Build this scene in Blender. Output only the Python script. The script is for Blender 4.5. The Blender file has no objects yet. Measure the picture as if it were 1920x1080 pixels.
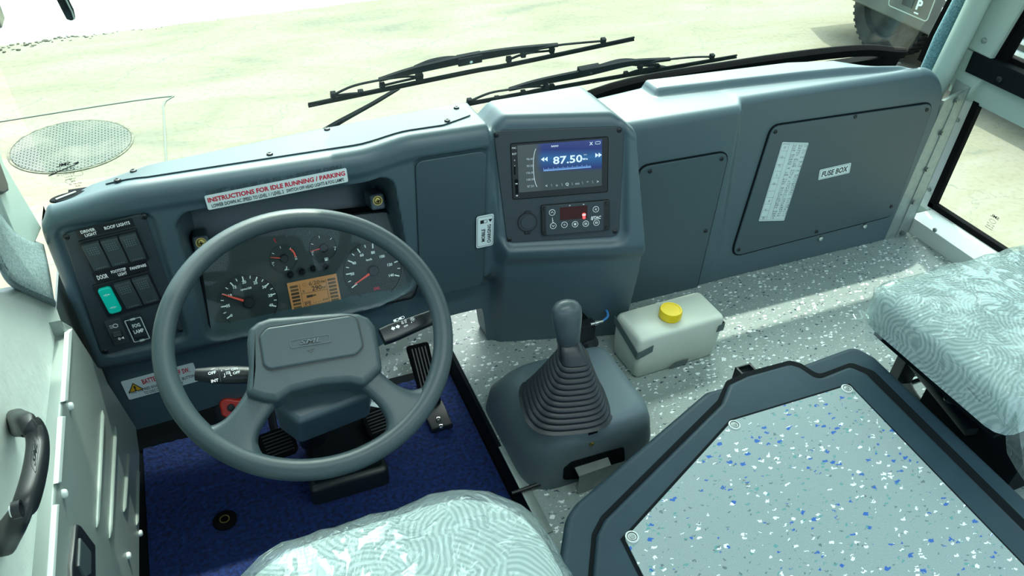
import bpy, bmesh, math, random
from mathutils import Vector, Matrix
V = Vector
R_ = math.radians
random.seed(7)
scene = bpy.context.scene
COL = scene.collection

# ------------------------------------------------------------------ camera
FPX = 1440.0
CAM = V((0, 0, 1.3))
def cam_basis(pitch, yaw, roll):
    cy, sy, cp, sp = math.cos(yaw), math.sin(yaw), math.cos(pitch), math.sin(pitch)
    fw = V((sy*cp, cy*cp, -sp)); rt = V((cy, -sy, 0)); up = rt.cross(fw)
    c, s = math.cos(roll), math.sin(roll)
    return c*rt + s*up, -s*rt + c*up, -fw
CX, CY, CZ = cam_basis(R_(38), R_(24.5), R_(3.1))
cd = bpy.data.cameras.new('camera'); cam = bpy.data.objects.new('camera', cd); COL.objects.link(cam)
cd.sensor_width = 36; cd.lens = 36*FPX/1920; cd.clip_start = 0.02; cd.clip_end = 300
m = Matrix((CX, CY, CZ)).transposed().to_4x4(); m.translation = CAM
cam.matrix_world = m
scene.camera = cam

# ------------------------------------------------------------------ world, sun, exposure
world = bpy.data.worlds.new('sky'); scene.world = world; world.use_nodes = True
wn = world.node_tree.nodes; wl = world.node_tree.links
bg = wn['Background']
sky = wn.new('ShaderNodeTexSky'); sky.sky_type = 'NISHITA'; sky.sun_disc = False
sky.sun_elevation = R_(48); sky.sun_rotation = R_(18); sky.dust_density = 7.0; sky.air_density = 1.0
hs = wn.new('ShaderNodeHueSaturation'); hs.inputs['Saturation'].default_value = 0.55
mx = wn.new('ShaderNodeMix'); mx.data_type = 'RGBA'; mx.blend_type = 'MULTIPLY'; mx.inputs[0].default_value = 1.0
mx.inputs[7].default_value = (0.79, 0.97, 0.98, 1)
wl.new(sky.outputs[0], hs.inputs['Color']); wl.new(hs.outputs[0], mx.inputs[6]); wl.new(mx.outputs[2], bg.inputs[0])
bg.inputs[1].default_value = 0.70
sd = bpy.data.lights.new('sun', 'SUN'); sun = bpy.data.objects.new('sun', sd); COL.objects.link(sun)
sd.energy = 6.0; sd.angle = R_(1.0); sd.color = (1.0, 0.98, 0.88)
SUN_DIR = V((0.20, 0.48, 1.06)).normalized()
sun.rotation_euler = SUN_DIR.to_track_quat('Z', 'Y').to_euler()
for lx, ly, lw_ in ((0.55, 0.55, 1.1), (1.1, -0.35, 1.4)):  # added fill lamps, out of view, to brighten the cabin
    ad = bpy.data.lights.new('fill_light', 'AREA'); ad.shape = 'RECTANGLE'; ad.size = lw_; ad.size_y = 0.16; ad.energy = 9.0; ad.color = (0.88, 1.0, 1.0)
    ao = bpy.data.objects.new('fill_light', ad); COL.objects.link(ao); ao.location = (lx, ly, 1.555)
scene.view_settings.view_transform = 'Standard'; scene.view_settings.look = 'None'
scene.view_settings.exposure = -0.3; scene.view_settings.gamma = 1
scene.view_settings.use_curve_mapping = False
scene.cycles.max_bounces = 10; scene.cycles.transparent_max_bounces = 16
scene.cycles.caustics_reflective = False; scene.cycles.caustics_refractive = False
scene.cycles.use_denoising = True

# ------------------------------------------------------------------ helpers: points
def ray(u, v):
    return CX*(u-960) + CY*(540-v) - CZ*FPX
def at(u, v, x=None, y=None, z=None):
    d = ray(u, v)
    t = (x-CAM.x)/d.x if x is not None else (y-CAM.y)/d.y if y is not None else (z-CAM.z)/d.z
    return CAM + d*t
class Fr:
    def __init__(s, o, ex, ey):
        s.o = V(o); s.ex = V(ex).normalized(); e = V(ey); s.ey = (e - s.ex*e.dot(s.ex)).normalized(); s.en = s.ex.cross(s.ey)
    def p(s, a, b, c=0.0): return s.o + s.ex*a + s.ey*b + s.en*c
    def px(s, u, v, c=0.0):
        d = ray(u, v); o = s.o + s.en*c; t = (o-CAM).dot(s.en)/d.dot(s.en); q = CAM + d*t - s.o
        return (q.dot(s.ex), q.dot(s.ey))
    def pxs(s, pts, c=0.0): return [s.px(u, v, c) for u, v in pts]
    def sub(s, a, b, c=0.0, rot=0.0):
        cr, sr = math.cos(rot), math.sin(rot)
        return Fr(s.p(a, b, c), s.ex*cr + s.ey*sr, s.ey*cr - s.ex*sr)
def front(y): return Fr((0, y, 0), (1, 0, 0), (0, 0, 1))
def floor_fr(z): return Fr((0, 0, z), (1, 0, 0), (0, 1, 0))
def ss(a, b, x):
    t = min(1, max(0, (x-a)/(b-a))); return t*t*(3-2*t)
def lerp(a, b, t): return a + (b-a)*t
def interp(pts, x):
    if x <= pts[0][0]: return pts[0][1]
    for (a, b), (c, d) in zip(pts, pts[1:]):
        if x <= c: return b + (d-b)*(x-a)/(c-a)
    return pts[-1][1]
def area2(p): return sum(p[i][0]*p[(i+1) % len(p)][1] - p[(i+1) % len(p)][0]*p[i][1] for i in range(len(p)))
def ccw(p): return list(p) if area2(p) > 0 else list(reversed(p))
def rrect(w, h, r, n=5, cx=0.0, cy=0.0):
    r = min(r, w/2-1e-5, h/2-1e-5); out = []
    for (sx, sy, a0) in ((1, 1, 0), (-1, 1, 90), (-1, -1, 180), (1, -1, 270)):
        for i in range(n+1):
            a = R_(a0 + 90*i/n)
            out.append((cx + sx*(w/2-r) + r*math.cos(a), cy + sy*(h/2-r) + r*math.sin(a)))
    return out
def circ(r, n=24, cx=0.0, cy=0.0, ry=None):
    return [(cx + r*math.cos(2*math.pi*i/n), cy + (ry or r)*math.sin(2*math.pi*i/n)) for i in range(n)]
def roundpoly(pts, r, n=5):
    pts = ccw(pts); out = []; N = len(pts)
    for i in range(N):
        p = V((pts[i][0], pts[i][1])); a = V(pts[i-1][:2]); b = V(pts[(i+1) % N][:2])
        rr = r[i] if isinstance(r, (list, tuple)) else r
        da = (a-p); db = (b-p); la, lb = da.length, db.length; da.normalize(); db.normalize()
        ang = da.angle(db) if la*lb > 0 else math.pi
        if ang > 3.0 or rr <= 0: out.append((p.x, p.y)); continue
        t = min(rr/math.tan(ang/2), la*0.48, lb*0.48)
        s0 = p + da*t; s1 = p + db*t
        for k in range(n+1):
            q = k/n; w = s0*(1-q)**2 + p*2*q*(1-q) + s1*q*q; out.append((w.x, w.y))
    return out
def inset(pts, d):
    pts = ccw(pts); N = len(pts); out = []
    for i in range(N):
        p = V(pts[i]); a = V(pts[i-1]); b = V(pts[(i+1) % N])
        e1 = (p-a); e2 = (b-p)
        if e1.length < 1e-9 or e2.length < 1e-9: out.append((p.x, p.y)); continue
        e1.normalize(); e2.normalize()
        n1 = V((-e1.y, e1.x)); n2 = V((-e2.y, e2.x)); nn = n1+n2
        if nn.length < 1e-6: nn = n1
        nn.normalize(); k = d/max(0.35, nn.dot(n1))
        out.append((p.x+nn.x*k, p.y+nn.y*k))
    return out
def smooth_closed(pts, n=6):
    out = []; N = len(pts)
    for i in range(N):
        p0, p1, p2, p3 = (V(pts[(i+k-1) % N]) for k in range(4))
        for j in range(n):
            t = j/n; q = 0.5*((2*p1) + (p2-p0)*t + (2*p0-5*p1+4*p2-p3)*t*t + (3*p1-p0-3*p2+p3)*t**3); out.append(tuple(q))
    return out
def smooth_open(pts, n=6):
    P = [V(p) for p in pts]; P = [P[0]*2-P[1]] + P + [P[-1]*2-P[-2]]; out = []
    for i in range(1, len(P)-2):
        for j in range(n):
            t = j/n; out.append(0.5*((2*P[i]) + (P[i+1]-P[i-1])*t + (2*P[i-1]-5*P[i]+4*P[i+1]-P[i+2])*t*t + (3*P[i]-P[i-1]-3*P[i+1]+P[i+2])*t**3))
    out.append(P[-2]); return out

# ------------------------------------------------------------------ helpers: text
_txt = {}
def text_geo(s, bold, shear=0.0):
    key = (s, bold, shear)
    if key in _txt: return _txt[key]
    c = bpy.data.curves.new('t', 'FONT'); c.body = s; c.offset = bold; c.shear = shear; c.resolution_u = 2; c.fill_mode = 'FRONT'
    o = bpy.data.objects.new('t', c); me = o.to_mesh()
    vs = [v.co.copy() for v in me.vertices]; fs = [tuple(p.vertices) for p in me.polygons]
    o.to_mesh_clear(); bpy.data.objects.remove(o); bpy.data.curves.remove(c)
    if vs:
        x0 = min(v.x for v in vs); x1 = max(v.x for v in vs); y0 = min(v.y for v in vs); y1 = max(v.y for v in vs)
    else: x0 = x1 = y0 = y1 = 0
    _txt[key] = (vs, fs, x0, x1, y0, y1); return _txt[key]

# ------------------------------------------------------------------ helpers: mesh builder
class MB:
    def __init__(s): s.bm = bmesh.new(); s.mats = []
    def mi(s, m):
        if m not in s.mats: s.mats.append(m)
        return s.mats.index(m)
    def face(s, vs, m, smooth=True):
        try: f = s.bm.faces.new(vs)
        except ValueError: return None
        f.material_index = s.mi(m); f.smooth = smooth; return f
    def ngon(s, pts, m): return s.face([s.bm.verts.new(p) for p in pts], m)
    def loft(s, rings, m, cap0=True, cap1=True, closed=True):
        rv = [[s.bm.verts.new(p) for p in r] for r in rings]; n = len(rings[0])
        for a, b in zip(rv, rv[1:]):
            for i in range(n if closed else n-1):
                j = (i+1) % n; s.face((a[i], a[j], b[j], b[i]), m)
        if closed and cap0: s.face(list(reversed(rv[0])), m)
        if closed and cap1: s.face(rv[-1], m)
    def prism(s, fr, pts, c0, c1, m, bev=0.0, seg=3, topm=None, back=True):
        pts = ccw(pts); rings = [[fr.p(a, b, c0) for a, b in pts]]
        if bev <= 0: rings.append([fr.p(a, b, c1) for a, b in pts])
        else:
            for k in range(seg+1):
                t = math.pi/2*k/seg
                rings.append([fr.p(a, b, c1-bev+bev*math.sin(t)) for a, b in inset(pts, bev*(1-math.cos(t)))])
        s.loft(rings, m, cap0=back, cap1=False)
        s.ngon(rings[-1], topm or m)
    def pillow(s, fr, pts, c0, c1, m, r, seg=6):
        s.prism(fr, pts, c0, c1, m, bev=r, seg=seg)
    def box(s, fr, a0, a1, b0, b1, c0, c1, m, bev=0.0, r=0.0, seg=2):
        pts = [(a0, b0), (a1, b0), (a1, b1), (a0, b1)]
        if r > 0: pts = rrect(a1-a0, b1-b0, r, 4, (a0+a1)/2, (b0+b1)/2)
        s.prism(fr, pts, c0, c1, m, bev, seg)
    def bar(s, p, q, w, h, m, up=(0, 0, 1), bev=0.0):
        p, q = V(p), V(q); d = (q-p); L = d.length; d.normalize(); u = V(up)
        sx = d.cross(u).normalized(); uu = sx.cross(d)
        fr = Fr(p, sx, uu)    # en = sx x uu = -d or d
        pts = rrect(w, h, min(w, h)*0.25 if bev == 0 else bev, 2)
        rings = [[p + sx*a + uu*b for a, b in pts], [q + sx*a + uu*b for a, b in pts]]
        s.loft(rings, m)
    def tube(s, pts, r, m, n=10, closed=False, caps=True, flat=1.0, up=None):
        P = [V(p) for p in pts]; N = len(P); rs = r if isinstance(r, (list, tuple)) else [r]*N
        T = []
        for i in range(N):
            a = P[i-1] if (i > 0 or closed) else P[i]; b = P[(i+1) % N] if (i < N-1 or closed) else P[i]
            T.append((b-a).normalized())
        u = V(up) if up else (V((0, 0, 1)) if abs(T[0].z) < 0.9 else V((1, 0, 0)))
        rings = []
        for i in range(N):
            u = (u - T[i]*u.dot(T[i])); u.normalize(); w = T[i].cross(u)
            rings.append([P[i] + u*(rs[i]*flat*math.cos(2*math.pi*k/n)) + w*(rs[i]*math.sin(2*math.pi*k/n)) for k in range(n)])
        if closed: rings.append(rings[0][:]); s.loft(rings, m, False, False)
        else: s.loft(rings, m, caps, caps)
    def lathe(s, fr, prof, m, n=24, caps=True):
        s.loft([[fr.p(r*math.cos(2*math.pi*i/n), r*math.sin(2*math.pi*i/n), c) for i in range(n)] for r, c in prof], m, caps, caps)
    def ring(s, fr, ro, ri, c0, c1, m, n=32, cx=0, cy=0):
        f = fr.sub(cx, cy)
        pr = [(ri, c0), (ri, c1), (ro, c1), (ro, c0)]
        s.loft([[f.p(r*math.cos(2*math.pi*i/n), r*math.sin(2*math.pi*i/n), c) for i in range(n)] for r, c in pr], m, False, False)
    def flat(s, fr, pts, c, m): s.ngon([fr.p(a, b, c) for a, b in ccw(pts)], m)
    def outline(s, fr, pts, w, c, m, c0=None):
        pts = ccw(pts); q = inset(pts, w); n = len(pts)
        a = [s.bm.verts.new(fr.p(x, y, c)) for x, y in pts]; b = [s.bm.verts.new(fr.p(x, y, c)) for x, y in q]
        for i in range(n): s.face((a[i], a[(i+1) % n], b[(i+1) % n], b[i]), m)
    def text(s, fr, t, a, b, h, m, c=0.0003, rot=0.0, bold=0.02, w=None, al='C', shear=0.0, mirror=False, capm=0.7):
        vs, fs, x0, x1, y0, y1 = text_geo(t, bold, shear)
        if not fs: return
        k = h/capm; kx = k if w is None else w/max(1e-6, x1-x0)
        ox = (x0+x1)/2 if al == 'C' else x0 if al == 'L' else x1
        oy = capm/2; cr, sr = math.cos(rot), math.sin(rot); vv = []
        for v in vs:
            x = (v.x-ox)*kx; y = (v.y-oy)*k
            if mirror: x = -x
            vv.append(s.bm.verts.new(fr.p(a + x*cr - y*sr, b + x*sr + y*cr, c)))
        for f in fs: s.face([vv[i] for i in f], m)
    def scribble(s, fr, a, b, w, h, m, c=0.0003, rg=random.Random(5)):
        """a line of print too small to read: short uneven upright and level dashes"""
        x = a - w/2
        while x < a + w/2 - h*0.3:
            k = rg.random(); g = h*rg.uniform(0.35, 0.7)
            if k < 0.12: x += h*0.5; continue
            s.strokes(fr, [((x, b-h/2), (x, b+h/2))], h*0.16, c, m)
            yy = b + h*rg.choice((-0.42, 0, 0.42)); s.strokes(fr, [((x, yy), (x+g, yy))], h*0.16, c, m)
            if k > 0.6: s.strokes(fr, [((x+g, b-h/2), (x+g, b+h/2))], h*0.16, c, m)
            x += g + h*0.28
    def strokes(s, fr, segs, w, c, m):
        for (a, b), (x, y) in segs:
            d = V((x-a, y-b)); 
            if d.length < 1e-9: continue
            d.normalize(); n = V((-d.y, d.x))*w/2
            s.flat(fr, [(a-n.x, b-n.y), (x-n.x, y-n.y), (x+n.x, y+n.y), (a+n.x, b+n.y)], c, m)
    def build(s, name, parent=None, sharp=38, keep=False, bevel=None):
        bm = s.bm
        if not keep: bmesh.ops.recalc_face_normals(bm, faces=[f for f in bm.faces])
        me = bpy.data.meshes.new(name)
        if parent is None:
            co = [v.co for v in bm.verts]
            o0 = V(((min(c.x for c in co)+max(c.x for c in co))/2, (min(c.y for c in co)+max(c.y for c in co))/2, min(c.z for c in co)))
        else: o0 = wloc(parent)
        for v in bm.verts: v.co -= o0
        bm.to_mesh(me); bm.free()
        for mt in s.mats: me.materials.append(mt)
        me.set_sharp_from_angle(angle=R_(sharp))
        o = bpy.data.objects.new(name, me); COL.objects.link(o)
        if parent is None: o.location = o0
        else: o.parent = parent
        if bevel:
            b = o.modifiers.new('bevel', 'BEVEL'); b.width = bevel; b.segments = 2; b.limit_method = 'ANGLE'
        return o
def wloc(o):
    p = V((0, 0, 0))
    while o is not None: p = p + o.location; o = o.parent
    return p
def empty(name, loc, label=None, cat=None, group=None):
    o = bpy.data.objects.new(name, None); COL.objects.link(o); o.location = loc; o.empty_display_size = 0.05
    return tag(o, label, cat, group)
def tag(o, label=None, cat=None, group=None, kind=None):
    if label: o['label'] = label
    if cat: o['category'] = cat
    if group: o['group'] = group
    if kind: o['kind'] = kind
    return o
def copy_part(o, parent, delta, name=None):
    c = o.copy(); COL.objects.link(c); c.parent = parent; c.location = o.location + V(delta)
    return c

# ------------------------------------------------------------------ materials
def nt(name):
    m = bpy.data.materials.new(name); m.use_nodes = True; t = m.node_tree
    return m, t, t.nodes['Principled BSDF'], t.nodes, t.links
def mat(name, col, rough=0.5, metal=0.0, bump=None, var=None, emit=None, spec=None, coat=0.0, rough_var=None):
    m, t, b, N, L = nt(name)
    b.inputs['Base Color'].default_value = (*col, 1); b.inputs['Roughness'].default_value = rough; b.inputs['Metallic'].default_value = metal
    if spec is not None: b.inputs['Specular IOR Level'].default_value = spec
    if coat: b.inputs['Coat Weight'].default_value = coat; b.inputs['Coat Roughness'].default_value = 0.15
    tc = N.new('ShaderNodeTexCoord')
    if bump:
        n = N.new('ShaderNodeTexNoise'); n.inputs['Scale'].default_value = bump[0]; n.inputs['Detail'].default_value = 3
        bp = N.new('ShaderNodeBump'); bp.inputs['Strength'].default_value = bump[1]; bp.inputs['Distance'].default_value = bump[2] if len(bump) > 2 else 0.001
        L.new(tc.outputs['Object'], n.inputs['Vector']); L.new(n.outputs[0], bp.inputs['Height']); L.new(bp.outputs[0], b.inputs['Normal'])
    if var:
        n = N.new('ShaderNodeTexNoise'); n.inputs['Scale'].default_value = var[0]; n.inputs['Detail'].default_value = 6
        r = N.new('ShaderNodeValToRGB'); r.color_ramp.elements[0].position = 0.35; r.color_ramp.elements[1].position = 0.7
        r.color_ramp.elements[0].color = (*col, 1); r.color_ramp.elements[1].color = (*var[1], 1)
        L.new(tc.outputs['Object'], n.inputs['Vector']); L.new(n.outputs[0], r.inputs[0]); L.new(r.outputs[0], b.inputs['Base Color'])
    if emit: b.inputs['Emission Color'].default_value = (*emit[0], 1); b.inputs['Emission Strength'].default_value = emit[1]
    return m
M = {}
M['dash'] = mat('dash_plastic', (0.054, 0.099, 0.120), 0.45, bump=(900, 0.12, 0.0006), spec=0.8)
M['dash2'] = mat('dash_cover_plastic', (0.042, 0.077, 0.093), 0.45, bump=(900, 0.12, 0.0006), spec=0.7)
M['bezel'] = mat('dark_bezel_plastic', (0.030, 0.047, 0.057), 0.5, bump=(1200, 0.15, 0.0004))
M['black'] = mat('black_plastic', (0.010, 0.014, 0.017), 0.38)
M['matt'] = mat('matt_black', (0.005, 0.008, 0.010), 0.85, spec=0.12)
M['rubber'] = mat('black_rubber', (0.0025, 0.003, 0.0035), 0.85, spec=0.12)
M['switch'] = mat('switch_plastic', (0.042, 0.060, 0.065), 0.5, bump=(1500, 0.1, 0.0004))
M['dot'] = mat('grip_dots', (0.16, 0.22, 0.23), 0.5)
M['wheel'] = mat('wheel_grain', (0.034, 0.058, 0.066), 0.42, bump=(420, 0.4, 0.0005))
M['gaiter'] = mat('gaiter_rubber', (0.014, 0.021, 0.027), 0.42)
M['green'] = mat('green_switch', (0.0, 0.42, 0.33), 0.35, emit=((0.0, 0.6, 0.45), 0.25))
M['white'] = mat('white_print', (0.85, 0.9, 0.9), 0.5)
M['wtext'] = mat('white_backlit_print', (0.85, 0.9, 0.9), 0.5, emit=((0.8, 0.9, 0.9), 0.12))
M['paper'] = mat('white_sticker', (0.74, 0.86, 0.86), 0.45)
M['paper2'] = mat('pale_sticker', (0.62, 0.74, 0.74), 0.4)
M['ink'] = mat('black_ink', (0.015, 0.02, 0.025), 0.5)
M['greyink'] = mat('grey_ink', (0.12, 0.16, 0.17), 0.5)
M['redink'] = mat('red_ink', (0.62, 0.02, 0.05), 0.5)
M['yellow'] = mat('yellow_cap', (0.85, 0.62, 0.01), 0.35)
M['amber'] = mat('amber_triangle', (0.75, 0.42, 0.02), 0.5)
M['red'] = mat('red_knob', (0.55, 0.03, 0.02), 0.4)
M['blue'] = mat('blue_hose', (0.05, 0.25, 0.6), 0.35)
M['chrome'] = mat('chrome', (0.75, 0.78, 0.76), 0.2, 1.0)
M['bolt'] = mat('zinc_bolt', (0.30, 0.34, 0.33), 0.35, 1.0)
M['brass'] = mat('brass_bolt', (0.45, 0.36, 0.12), 0.35, 1.0)
M['steel'] = mat('painted_steel', (0.30, 0.36, 0.35), 0.45, 0.6, var=(60, (0.36, 0.42, 0.40)))
M['pale'] = mat('pale_body_paint', (0.40, 0.52, 0.47), 0.42)
M['palew'] = mat('white_frame_paint', (0.62, 0.70, 0.68), 0.4)
M['vinyl'] = mat('door_vinyl', (0.62, 0.70, 0.65), 0.55, bump=(25, 0.35, 0.01))
M['doorlow'] = mat('door_metal', (0.20, 0.25, 0.235), 0.38)
M['hatch'] = mat('hatch_frame_plastic', (0.018, 0.042, 0.060), 0.55, bump=(500, 0.1, 0.0006), var=(9, (0.026, 0.055, 0.075)), spec=0.25)
M['gearbox'] = mat('gear_housing_plastic', (0.125, 0.175, 0.195), 0.5, bump=(300, 0.05, 0.0008), var=(6, (0.105, 0.155, 0.18)))
M['tape'] = mat('grey_tape', (0.10, 0.14, 0.14), 0.5)
M['lcd'] = mat('amber_display', (0.30, 0.15, 0.06), 0.25, emit=((0.55, 0.27, 0.10), 0.35))
M['lcdink'] = mat('display_segments', (0.06, 0.035, 0.02), 0.4)
M['lcdmid'] = mat('faint_display_segments', (0.16, 0.085, 0.035), 0.4)
M['needle'] = mat('needle_red', (0.75, 0.10, 0.07), 0.5, emit=((0.8, 0.08, 0.05), 0.25))
M['dial'] = mat('dial_face', (0.018, 0.028, 0.030), 0.5)
M['clusterface'] = mat('cluster_face', (0.026, 0.040, 0.042), 0.45)
M['redled'] = mat('red_led', (0.8, 0.05, 0.05), 0.4, emit=((1.0, 0.05, 0.05), 3.0))
M['reddisp'] = mat('red_display_window', (0.05, 0.012, 0.015), 0.2)
M['scrgrey'] = mat('grey_screen_print', (0.30, 0.38, 0.42), 0.4, emit=((0.4, 0.5, 0.55), 0.5))
M['bar'] = mat('blue_bar', (0.2, 0.4, 0.8), 0.4, emit=((0.25, 0.5, 0.9), 0.8))
M['tire'] = mat('tyre_rubber', (0.012, 0.018, 0.018), 0.9, var=(12, (0.035, 0.045, 0.042)))
M['carbody'] = mat('dusty_car_body', (0.07, 0.09, 0.085), 0.5, var=(2.5, (0.11, 0.135, 0.125)), bump=(40, 0.05, 0.002))
M['carplast'] = mat('dusty_car_bumper', (0.05, 0.07, 0.065), 0.6, var=(4, (0.09, 0.11, 0.10)))
M['tankbody'] = None

def felt(name, c0, c1, scale):
    m, t, b, N, L = nt(name); tc = N.new('ShaderNodeTexCoord'); n = N.new('ShaderNodeTexNoise')
    n.inputs['Scale'].default_value = scale; n.inputs['Detail'].default_value = 8; n.inputs['Roughness'].default_value = 0.8
    r = N.new('ShaderNodeValToRGB'); r.color_ramp.elements[0].position = 0.4; r.color_ramp.elements[1].position = 0.62
    r.color_ramp.elements[0].color = (*c0, 1); r.color_ramp.elements[1].color = (*c1, 1)
    L.new(tc.outputs['Object'], n.inputs['Vector']); L.new(n.outputs[0], r.inputs[0]); L.new(r.outputs[0], b.inputs['Base Color'])
    bp = N.new('ShaderNodeBump'); bp.inputs['Strength'].default_value = 0.5; bp.inputs['Distance'].default_value = 0.003
    L.new(n.outputs[0], bp.inputs['Height']); L.new(bp.outputs[0], b.inputs['Normal']); b.inputs['Roughness'].default_value = 0.95
    return m
M['felt'] = felt('grey_felt', (0.05, 0.09, 0.10), (0.20, 0.28, 0.28), 260)
M['feltb'] = felt('blue_grey_felt', (0.06, 0.17, 0.21), (0.24, 0.42, 0.45), 200)

def schlick(N, L, normal=None):
    lw = N.new('ShaderNodeLayerWeight'); lw.inputs[0].default_value = 0.5
    if normal: L.new(normal, lw.inputs['Normal'])
    po = N.new('ShaderNodeMath'); po.operation = 'POWER'; po.inputs[1].default_value = 4.0; L.new(lw.outputs['Facing'], po.inputs[0])
    ma = N.new('ShaderNodeMath'); ma.operation = 'MULTIPLY_ADD'; ma.inputs[1].default_value = 0.9; ma.inputs[2].default_value = 0.04; L.new(po.outputs[0], ma.inputs[0])
    return ma
def glass(name, tint, fac, rough=0.02):
    m, t, b, N, L = nt(name); N.remove(b); out = N['Material Output']
    tr = N.new('ShaderNodeBsdfTransparent'); tr.inputs[0].default_value = (*tint, 1)
    gl = N.new('ShaderNodeBsdfGlossy'); gl.inputs['Roughness'].default_value = rough
    fr = schlick(N, L)
    mu = N.new('ShaderNodeMath'); mu.operation = 'MULTIPLY'; mu.inputs[1].default_value = fac
    mi = N.new('ShaderNodeMixShader'); L.new(fr.outputs[0], mu.inputs[0]); L.new(mu.outputs[0], mi.inputs[0])
    L.new(tr.outputs[0], mi.inputs[1]); L.new(gl.outputs[0], mi.inputs[2]); L.new(mi.outputs[0], out.inputs[0])
    return m
M['glass'] = glass('window_glass', (0.95, 0.99, 0.965), 0.5)
M['lens'] = glass('clear_lens', (0.93, 0.97, 0.96), 0.28, 0.03)

def film():
    m, t, b, N, L = nt('clear_plastic_film'); N.remove(b); out = N['Material Output']
    tc = N.new('ShaderNodeTexCoord'); mp = N.new('ShaderNodeMapping'); mp.inputs['Scale'].default_value = (1, 1, 1)
    n = N.new('ShaderNodeTexNoise'); n.inputs['Scale'].default_value = 11; n.inputs['Detail'].default_value = 7; n.inputs['Distortion'].default_value = 1.6
    n2 = N.new('ShaderNodeTexVoronoi'); n2.feature = 'DISTANCE_TO_EDGE'; n2.inputs['Scale'].default_value = 9
    ad = N.new('ShaderNodeVectorMath'); ad.operation = 'ADD'
    sc = N.new('ShaderNodeVectorMath'); sc.operation = 'SCALE'; sc.inputs['Scale'].default_value = 0.25
    L.new(tc.outputs['Object'], n.inputs['Vector']); L.new(n.outputs['Color'], sc.inputs[0]); L.new(tc.outputs['Object'], ad.inputs[0]); L.new(sc.outputs[0], ad.inputs[1])
    L.new(ad.outputs[0], n2.inputs['Vector'])
    bp = N.new('ShaderNodeBump'); bp.inputs['Strength'].default_value = 0.45; bp.inputs['Distance'].default_value = 0.012
    L.new(n.outputs[0], bp.inputs['Height'])
    bp2 = N.new('ShaderNodeBump'); bp2.inputs['Strength'].default_value = 0.45; bp2.inputs['Distance'].default_value = 0.006
    rm = N.new('ShaderNodeValToRGB'); rm.color_ramp.elements[1].position = 0.10; L.new(n2.outputs[0], rm.inputs[0])
    L.new(rm.outputs[0], bp2.inputs['Height']); L.new(bp.outputs[0], bp2.inputs['Normal'])
    tr = N.new('ShaderNodeBsdfTransparent'); tr.inputs[0].default_value = (0.93, 0.97, 0.96, 1)
    gl = N.new('ShaderNodeBsdfGlossy'); gl.inputs['Roughness'].default_value = 0.12; gl.inputs['Color'].default_value = (0.9, 1, 1, 1)
    L.new(bp2.outputs[0], gl.inputs['Normal'])
    di = N.new('ShaderNodeBsdfDiffuse'); di.inputs[0].default_value = (0.72, 0.86, 0.84, 1); L.new(bp2.outputs[0], di.inputs['Normal'])
    m1 = N.new('ShaderNodeMixShader'); m1.inputs[0].default_value = 0.20; L.new(tr.outputs[0], m1.inputs[1]); L.new(di.outputs[0], m1.inputs[2])
    fr = schlick(N, L, bp2.outputs[0])
    m2 = N.new('ShaderNodeMixShader'); ma = N.new('ShaderNodeMath'); ma.operation = 'MULTIPLY_ADD'; ma.inputs[1].default_value = 0.9; ma.inputs[2].default_value = 0.02
    ma.use_clamp = True
    L.new(fr.outputs[0], ma.inputs[0]); L.new(ma.outputs[0], m2.inputs[0]); L.new(m1.outputs[0], m2.inputs[1]); L.new(gl.outputs[0], m2.inputs[2])
    L.new(m2.outputs[0], out.inputs[0]); return m
M['film'] = film()

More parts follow.
